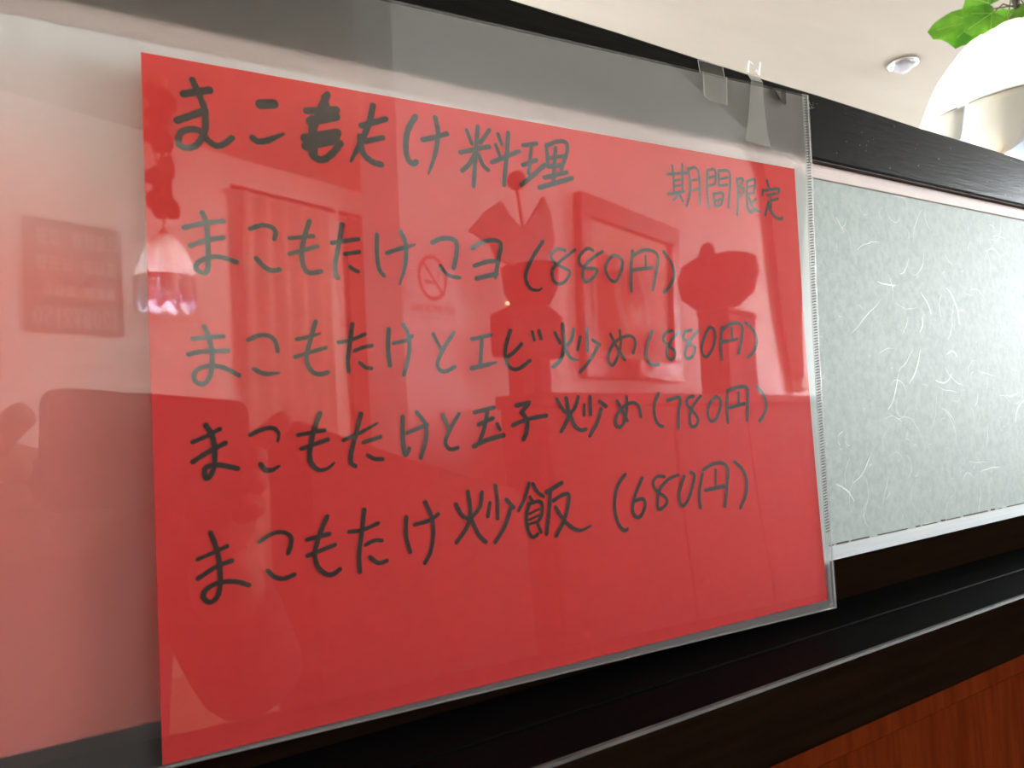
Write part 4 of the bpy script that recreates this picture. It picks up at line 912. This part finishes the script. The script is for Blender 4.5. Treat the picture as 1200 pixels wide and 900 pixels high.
obj('box_lid', lid_mesh(), M['blackwood'], st_)
pt = on_wall('flower_pot', 'round dark pot with broad bow-shaped leaves on the box stand', 'plant', *side(0.160, 0.25), 1.313)
obj('pot', lathe([(0.0, 0.0), (0.045, 0.0), (0.062, 0.03), (0.066, 0.085), (0.058, 0.085), (0.0, 0.07)], 24), M['blackwood'], pt, True)
def bow(P):
    bm = bmesh.new()
    f = [bm.verts.new((x, 0.004, z)) for x, z in P]; b_ = [bm.verts.new((x, -0.004, z)) for x, z in P]
    bm.faces.new(f); bm.faces.new(b_)
    for i in range(len(P)): bm.faces.new((f[i], f[(i+1) % len(P)], b_[(i+1) % len(P)], b_[i]))
    return bm
M['darkleaf'] = pmat('dark_broad_leaf', (0.045, 0.040, 0.025), 0.5)
obj('broad_leaf', bow([(-0.03, 0.165), (-0.075, 0.185), (-0.11, 0.212), (-0.165, 0.18), (-0.222, 0.130), (-0.150, 0.115), (-0.126, 0.085), (-0.03, 0.075)]), M['darkleaf'], pt)
obj('broad_leaf', bow([(-0.03, 0.165), (0.0, 0.185), (0.065, 0.255), (0.095, 0.220), (0.11, 0.158), (0.085, 0.125), (0.055, 0.098), (-0.03, 0.075)]), M['darkleaf'], pt)
obj('flower_bud', ball((-0.045, 0, 0.270), 0.022, 2), M['darkleaf'], pt, True)
obj('stalk', tube([(0, 0, 0.07), (-0.02, 0, 0.16), (-0.045, 0, 0.26)], 0.004, 6), M['darkleaf'], pt)
gl = thing('tiny_lamp', 'tiny glowing orange lamp between the pot and the box stand', 'lamp', (0.800, -1.266, 1.312))
obj('glow_bulb', ball((0, 0, 0.006), 0.005, 2), emit_mat('tiny_glow', (1.0, 0.5, 0.25), 9.0), gl, True)
obj('lamp_foot', lathe([(0, 0), (0.006, 0), (0.004, 0.003), (0, 0.003)], 10), M['brass'], gl)
vs2 = on_wall('lidded_jar', 'round dark two-eared jar on the right part of the sideboard', 'jar', *side(1.41, 0.255), 1.395)
obj('jar_body', lathe([(0.0, 0.0), (0.08, 0.01), (0.13, 0.05), (0.145, 0.11), (0.13, 0.16), (0.10, 0.175), (0.0, 0.18)], 24), M['blackwood'], vs2, True)
for s_ in (-1, 1): obj('ear', ball((s_*0.11, 0, 0.17), 0.045, 2, (1, 0.6, 1)), M['blackwood'], vs2, True)
bx = on_wall('tall_box', 'dark tall box under the two-eared jar on the sideboard', 'box', *side(1.52, 0.255), 1.115)
obj('box_body', box(-0.17, 0.17, -0.055, 0.055, 0.0, 0.265, 0.006, 1), M['blackwood'], bx)
obj('box_lid', box(-0.175, 0.175, -0.06, 0.06, 0.262, 0.280, 0.004, 1), M['blackwood'], bx)
# low padded divider in front of the sideboard's left end
M['sofa'] = pmat('dark_red_vinyl', (0.060, 0.014, 0.012), 0.6, (0.05, 0.012, 0.010), nscale=40, spec=0.2)
t = on_wall('padded_bench', 'dark red padded bench back before the sideboard left end', 'bench', *(A0+AU*-0.20+AN*0.25), 0.0)
bm = bmesh.new()
g = []
for i in range(21):
    x = -0.34+0.55*i/20
    s = x - 0.20
    zt = 0.905 - 0.20*(s-0.1) + 0.10*(s-0.1)**2
    sec = [(-0.05, 0.30), (-0.05, zt-0.03), (-0.03, zt), (0.03, zt), (0.05, zt-0.03), (0.05, 0.30)]
    g.append([bm.verts.new((x, y, z)) for y, z in sec])
for a, b in zip(g[:-1], g[1:]):
    for k in range(6): bm.faces.new((a[k], a[(k+1) % 6], b[(k+1) % 6], b[k]))
bm.faces.new(g[0]); bm.faces.new(g[-1])
obj('backrest', bm, M['sofa'], t, False)
obj('base', box(-0.33, 0.20, -0.04, 0.04, 0.0, 0.31), M['blackwood'], t)
# unseen ceiling light added behind the angled wall to brighten the rear wall
t = thing('rear_fill_lamp', 'added round lamp brightening the rear part of the room, behind the angled wall', 'light', (1.35, -2.95, HC))
obj('fill_lamp_ring', lathe([(0.0, -0.001), (0.21, -0.001), (0.21, -0.03), (0.19, -0.035)], 32), M['winframe'], t, True)
obj('fill_lamp_diffuser', lathe([(0.195, -0.030), (0.18, -0.065), (0.12, -0.085), (0.0, -0.092)], 32), emit_mat('fill_lamp_glow', (1.0, 0.95, 0.86), 60.0), t, True)

# ------------------------------------------------------------------ the photographer at the table (mirrored as a dark shape) and the phone
def cp(x, y, z): return CAM_P + CAM_R*x + CAM_D*y + CAM_F*z
M['phone'] = pmat('black_phone_glass', (0.012, 0.012, 0.014), 0.15)
M['phonemetal'] = pmat('dark_phone_metal', (0.10, 0.10, 0.11), 0.3, metal=0.8)
ph = thing('smartphone', 'black smartphone held sideways, mirrored in the folder lower left', 'phone', cp(0.066, -0.001, -0.009))
def rounded_slab(x0, x1, y0, y1, z0, z1, r):
    bm = bmesh.new()
    P = []
    for cx, cy, a in ((x1-r, y1-r, 0), (x0+r, y1-r, 90), (x0+r, y0+r, 180), (x1-r, y0+r, 270)):
        for k in range(7):
            t = math.radians(a+15*k); P.append((cx+r*math.cos(t), cy+r*math.sin(t)))
    f = [bm.verts.new(cp(x, y, z1)-ph.location) for x, y in P]; b = [bm.verts.new(cp(x, y, z0)-ph.location) for x, y in P]
    bm.faces.new(f); bm.faces.new(b)
    for i in range(len(P)): bm.faces.new((f[i], f[(i+1) % len(P)], b[(i+1) % len(P)], b[i]))
    return bm
obj('phone_body', rounded_slab(-0.006, 0.1395, -0.0375, 0.0340, -0.0125, -0.0048, 0.011), M['phonemetal'], ph)
obj('back_glass', rounded_slab(-0.005, 0.1385, -0.0365, 0.0330, -0.0049, -0.0045, 0.010), M['phone'], ph)
obj('screen', rounded_slab(-0.004, 0.1375, -0.0355, 0.0320, -0.0129, -0.0124, 0.009), M['phone'], ph)
obj('camera_plate', rounded_slab(-0.0035, 0.0300, -0.0350, -0.0040, -0.0046, -0.0030, 0.007), M['phone'], ph)
for lx, ly in ((0.007, -0.027), (0.021, -0.020), (0.012, -0.012)):
    c = cp(lx, ly, -0.0022)-ph.location
    bm = bmesh.new()
    bmesh.ops.create_cone(bm, cap_ends=True, segments=20, radius1=0.0052, radius2=0.0048, depth=0.0016,
                          matrix=Matrix.Translation(c) @ Matrix((CAM_R, -CAM_D, -CAM_F)).transposed().to_4x4())
    obj('camera_lens', bm, M['phonemetal'], ph)

M['skin'] = pmat('skin', (0.33, 0.19, 0.13), 0.55, (0.30, 0.17, 0.115), nscale=30)
M['shirt'] = pmat('dark_sweater', (0.025, 0.022, 0.024), 0.9, (0.018, 0.016, 0.018), nscale=90, bump=0.2)
M['trousers'] = pmat('dark_trousers', (0.022, 0.024, 0.034), 0.9, nscale=90)
M['hair'] = pmat('black_hair', (0.012, 0.010, 0.009), 0.45, scale=(20, 20, 3), nscale=30)
M['eye'] = pmat('eye_white', (0.75, 0.74, 0.72), 0.2)
M['iris'] = pmat('dark_iris', (0.02, 0.012, 0.008), 0.2)
def skin_obj(name, V, E, mat, parent, sub=2, root=0):
    me = bpy.data.meshes.new(name)
    me.from_pydata([Vector(v[:3])-parent.location for v in V], E, [])
    o = bpy.data.objects.new(name, me); COL.objects.link(o); o.parent = parent
    sk = o.modifiers.new('skin', 'SKIN'); sk.use_smooth_shade = True
    if not me.skin_vertices: 
        bpy.context.view_layer.objects.active = o
    lay = me.skin_vertices[0].data if me.skin_vertices else None
    if lay:
        for i, v in enumerate(V):
            r = v[3] if isinstance(v[3], tuple) else (v[3], v[3])
            lay[i].radius = r; lay[i].use_root = (i == root)
    ss = o.modifiers.new('sub', 'SUBSURF'); ss.levels = sub; ss.render_levels = sub
    me.materials.append(mat)
    return o
pr = thing('person', 'person in dark sweater holding up a phone with both hands, mirrored as a dark shape', 'person', (-0.08, -0.74, 0.46))
rw = cp(0.150, 0.075, -0.055); lw_ = cp(-0.055, 0.070, -0.050)
BV = [(-0.10, -0.75, 0.56, (0.15, 0.11)), (-0.07, -0.74, 0.70, (0.155, 0.10)), (-0.07, -0.73, 0.85, (0.175, 0.105)), (-0.10, -0.72, 0.965, (0.10, 0.085)), (-0.15, -0.705, 1.04, 0.052), (-0.20, -0.68, 1.105, 0.055),
      (0.06, -0.72, 0.945, 0.058), (0.125, -0.64, 0.78, 0.05), (*rw, 0.027), (-0.26, -0.72, 0.95, 0.058), (-0.27, -0.56, 0.79, 0.045), (*lw_, 0.027),
      (-0.01, -0.73, 0.545, 0.090), (0.02, -0.36, 0.53, 0.062), (0.02, -0.38, 0.10, 0.042), (0.02, -0.27, 0.045, 0.038),
      (-0.19, -0.73, 0.545, 0.090), (-0.21, -0.36, 0.53, 0.062), (-0.21, -0.38, 0.10, 0.042), (-0.21, -0.27, 0.045, 0.038)]
BE = [(0, 1), (1, 2), (2, 3), (3, 4), (4, 5), (3, 6), (6, 7), (7, 8), (3, 9), (9, 10), (10, 11), (0, 12), (12, 13), (13, 14), (14, 15), (0, 16), (16, 17), (17, 18), (18, 19)]
skin_obj('body', BV, BE, M['skin'], pr, 2)
grow = lambda v, k=1.10, a=0.006: (*v[:3], tuple(x*k+a for x in v[3]) if isinstance(v[3], tuple) else v[3]*k+a)
def lerp(a, b, t): return tuple(a[i]+(b[i]-a[i])*t for i in range(3))
SV = [grow(BV[i]) for i in (0, 1, 2, 3)] + [grow(BV[6]), grow(BV[7]), (*lerp(BV[7], BV[8], 0.88), 0.036), grow(BV[9]), grow(BV[10]), (*lerp(BV[10], BV[11], 0.88), 0.036)]
skin_obj('sweater', SV, [(0, 1), (1, 2), (2, 3), (3, 4), (4, 5), (5, 6), (3, 7), (7, 8), (8, 9)], M['shirt'], pr, 2)
TV = [grow(BV[0])] + [grow(BV[i]) for i in (12, 13)] + [(*lerp(BV[13], BV[14], 0.92), 0.055)] + [grow(BV[i]) for i in (16, 17)] + [(*lerp(BV[17], BV[18], 0.92), 0.055)]
skin_obj('trousers', TV, [(0, 1), (1, 2), (2, 3), (0, 4), (4, 5), (5, 6)], M['trousers'], pr, 2)
# head with face, looking at the phone
HC_ = Vector((-0.225, -0.655, 1.185)); hd = thing('head', None, None, HC_-pr.location); hd.parent = pr
HF = (cp(0.06, 0, 0) - HC_); HF.z *= 0.4; HF.normalize(); HR_ = HF.cross(Vector((0, 0, 1))).normalized(); HU = HR_.cross(HF)
HM = Matrix((HR_, HF, HU)).transposed().to_4x4()
bm = bmesh.new(); bmesh.ops.create_uvsphere(bm, u_segments=28, v_segments=20, radius=1.0)
for v in bm.verts:
    x, y, z = v.co
    jaw = 1.0 - 0.28*max(0, -z)**1.3
    v.co = Vector((x*0.074*jaw, y*0.094*(1-0.10*max(0, -z)*(y < 0)), z*0.112))
    if y > 0.75 and abs(x) < 0.25 and -0.35 < z < 0.15: v.co.y += 0.016*(1-abs(x)/0.25)*(1-abs(z+0.18)/0.4)
    if y > 0.8 and abs(abs(x)-0.4) < 0.18 and 0.0 < z < 0.25: v.co.y -= 0.006
    v.co = HM @ v.co
obj('face', bm, M['skin'], hd, True)
for s_ in (-1, 1):
    e_ = obj('eye', ball(HM @ Vector((s_*0.031, 0.080, 0.012)), 0.0125, 2), M['eye'], hd, True)
    obj('ear', ball(HM @ Vector((s_*0.075, 0.0, -0.004)), 0.026, 2, (0.4, 0.8, 1.1)), M['skin'], hd, True)
bm = bmesh.new(); bmesh.ops.create_icosphere(bm, subdivisions=1, radius=0.001)
bm.free()
obj('mouth', tube([HM @ Vector((x*0.022, 0.091-0.006*x*x, -0.053-0.002*x*x)) for x in (-1, -0.5, 0, 0.5, 1)], 0.0045, 8), pmat('lips', (0.42, 0.18, 0.15), 0.5), hd, True)
bm = bmesh.new(); bmesh.ops.create_uvsphere(bm, u_segments=28, v_segments=18, radius=1.0)
for v in bm.verts: v.co = Vector((v.co.x*0.082, v.co.y*0.102, v.co.z*0.118))
bmesh.ops.delete(bm, geom=[v for v in bm.verts if v.co.y > 0.045 and v.co.z < 0.060 or v.co.z < -0.075], context='VERTS')
for v in bm.verts: v.co = HM @ v.co
obj('hair', bm, M['hair'], hd, True)
# hands: palm and five bent fingers each
def hand(side_, pts_palm, fingers, thumb):
    hh = thing('hand', None, None, Vector(pts_palm[0][:3])-pr.location); hh.parent = pr
    class P_: pass
    base = P_(); base.location = Vector(pts_palm[0][:3])
    def mk(name, V):
        me_par = hh
        me = bpy.data.meshes.new(name)
        me.from_pydata([Vector(v[:3])-base.location for v in V], [(i, i+1) for i in range(len(V)-1)], [])
        o = bpy.data.objects.new(name, me); COL.objects.link(o); o.parent = hh
        o.modifiers.new('skin', 'SKIN').use_smooth_shade = True
        lay = me.skin_vertices[0].data
        for i, v in enumerate(V):
            lay[i].radius = v[3] if isinstance(v[3], tuple) else (v[3], v[3]); lay[i].use_root = (i == 0)
        s2 = o.modifiers.new('sub', 'SUBSURF'); s2.levels = 2; s2.render_levels = 2
        me.materials.append(M['skin'])
    mk('palm', pts_palm)
    for f in fingers: mk('finger', f)
    mk('thumb', thumb)
def cv(x, y, z, r): return (*cp(x, y, z), r)
# right hand: palm behind the right end, index finger pointing past the phone
hand(1, [(*rw, (0.024, 0.020)), cv(0.148, 0.050, -0.048, (0.034, 0.017)), cv(0.146, 0.020, -0.040, (0.036, 0.015))],
     [[cv(0.150, 0.012, -0.036, 0.0095), cv(0.158, -0.005, -0.022, 0.0098), cv(0.170, -0.020, -0.010, 0.0094), cv(0.181, -0.029, -0.006, 0.0088)],
      [cv(0.150, 0.022, -0.036, 0.0095), cv(0.150, 0.006, -0.014, 0.009), cv(0.140, 0.004, 0.004, 0.0085), cv(0.126, 0.004, 0.005, 0.0075)],
      [cv(0.150, 0.034, -0.034, 0.0095), cv(0.150, 0.022, -0.010, 0.009), cv(0.138, 0.020, 0.005, 0.0085), cv(0.124, 0.019, 0.005, 0.0075)],
      [cv(0.148, 0.046, -0.032, 0.0085), cv(0.148, 0.040, -0.008, 0.008), cv(0.134, 0.037, 0.003, 0.0075), cv(0.122, 0.035, 0.004, 0.007)]],
     [cv(0.140, 0.036, -0.046, 0.012), cv(0.128, 0.022, -0.032, 0.0105), cv(0.116, 0.006, -0.024, 0.0098), cv(0.110, -0.006, -0.022, 0.009)])
hand(-1, [(*lw_, (0.024, 0.020)), cv(-0.040, 0.046, -0.046, (0.034, 0.017)), cv(-0.026, 0.024, -0.040, (0.036, 0.015))],
     [[cv(-0.024, 0.010, -0.036, 0.0095), cv(-0.024, -0.008, -0.022, 0.009), cv(-0.018, -0.020, -0.010, 0.0085), cv(-0.014, -0.024, -0.005, 0.008)],
      [cv(-0.026, 0.024, -0.034, 0.0095), cv(-0.030, 0.012, -0.016, 0.009), cv(-0.022, 0.008, -0.006, 0.0085), cv(-0.013, 0.010, -0.006, 0.0075)],
      [cv(-0.026, 0.036, -0.032, 0.0095), cv(-0.030, 0.028, -0.014, 0.009), cv(-0.022, 0.024, -0.006, 0.0085), cv(-0.013, 0.024, -0.006, 0.0075)],
      [cv(-0.024, 0.048, -0.030, 0.0085), cv(-0.024, 0.046, -0.012, 0.008), cv(-0.012, 0.046, -0.008, 0.0075), cv(-0.002, 0.044, -0.007, 0.007)]],
     [cv(-0.016, 0.038, -0.046, 0.012), cv(-0.006, 0.024, -0.032, 0.0105), cv(0.004, 0.010, -0.024, 0.0098), cv(0.010, 0.000, -0.021, 0.009)])
# bench the person sits on
t = thing('seat_bench', 'dark wooden seat bench under the person with the phone', 'bench', (-0.14, -0.80, 0.0))
obj('seat_pad', box(-0.30, 0.30, -0.28, 0.20, 0.36, 0.430, 0.02, 2), M['sofa'], t)
obj('base', box(-0.28, 0.28, -0.25, 0.12, 0.0, 0.362), M['blackwood'], t)
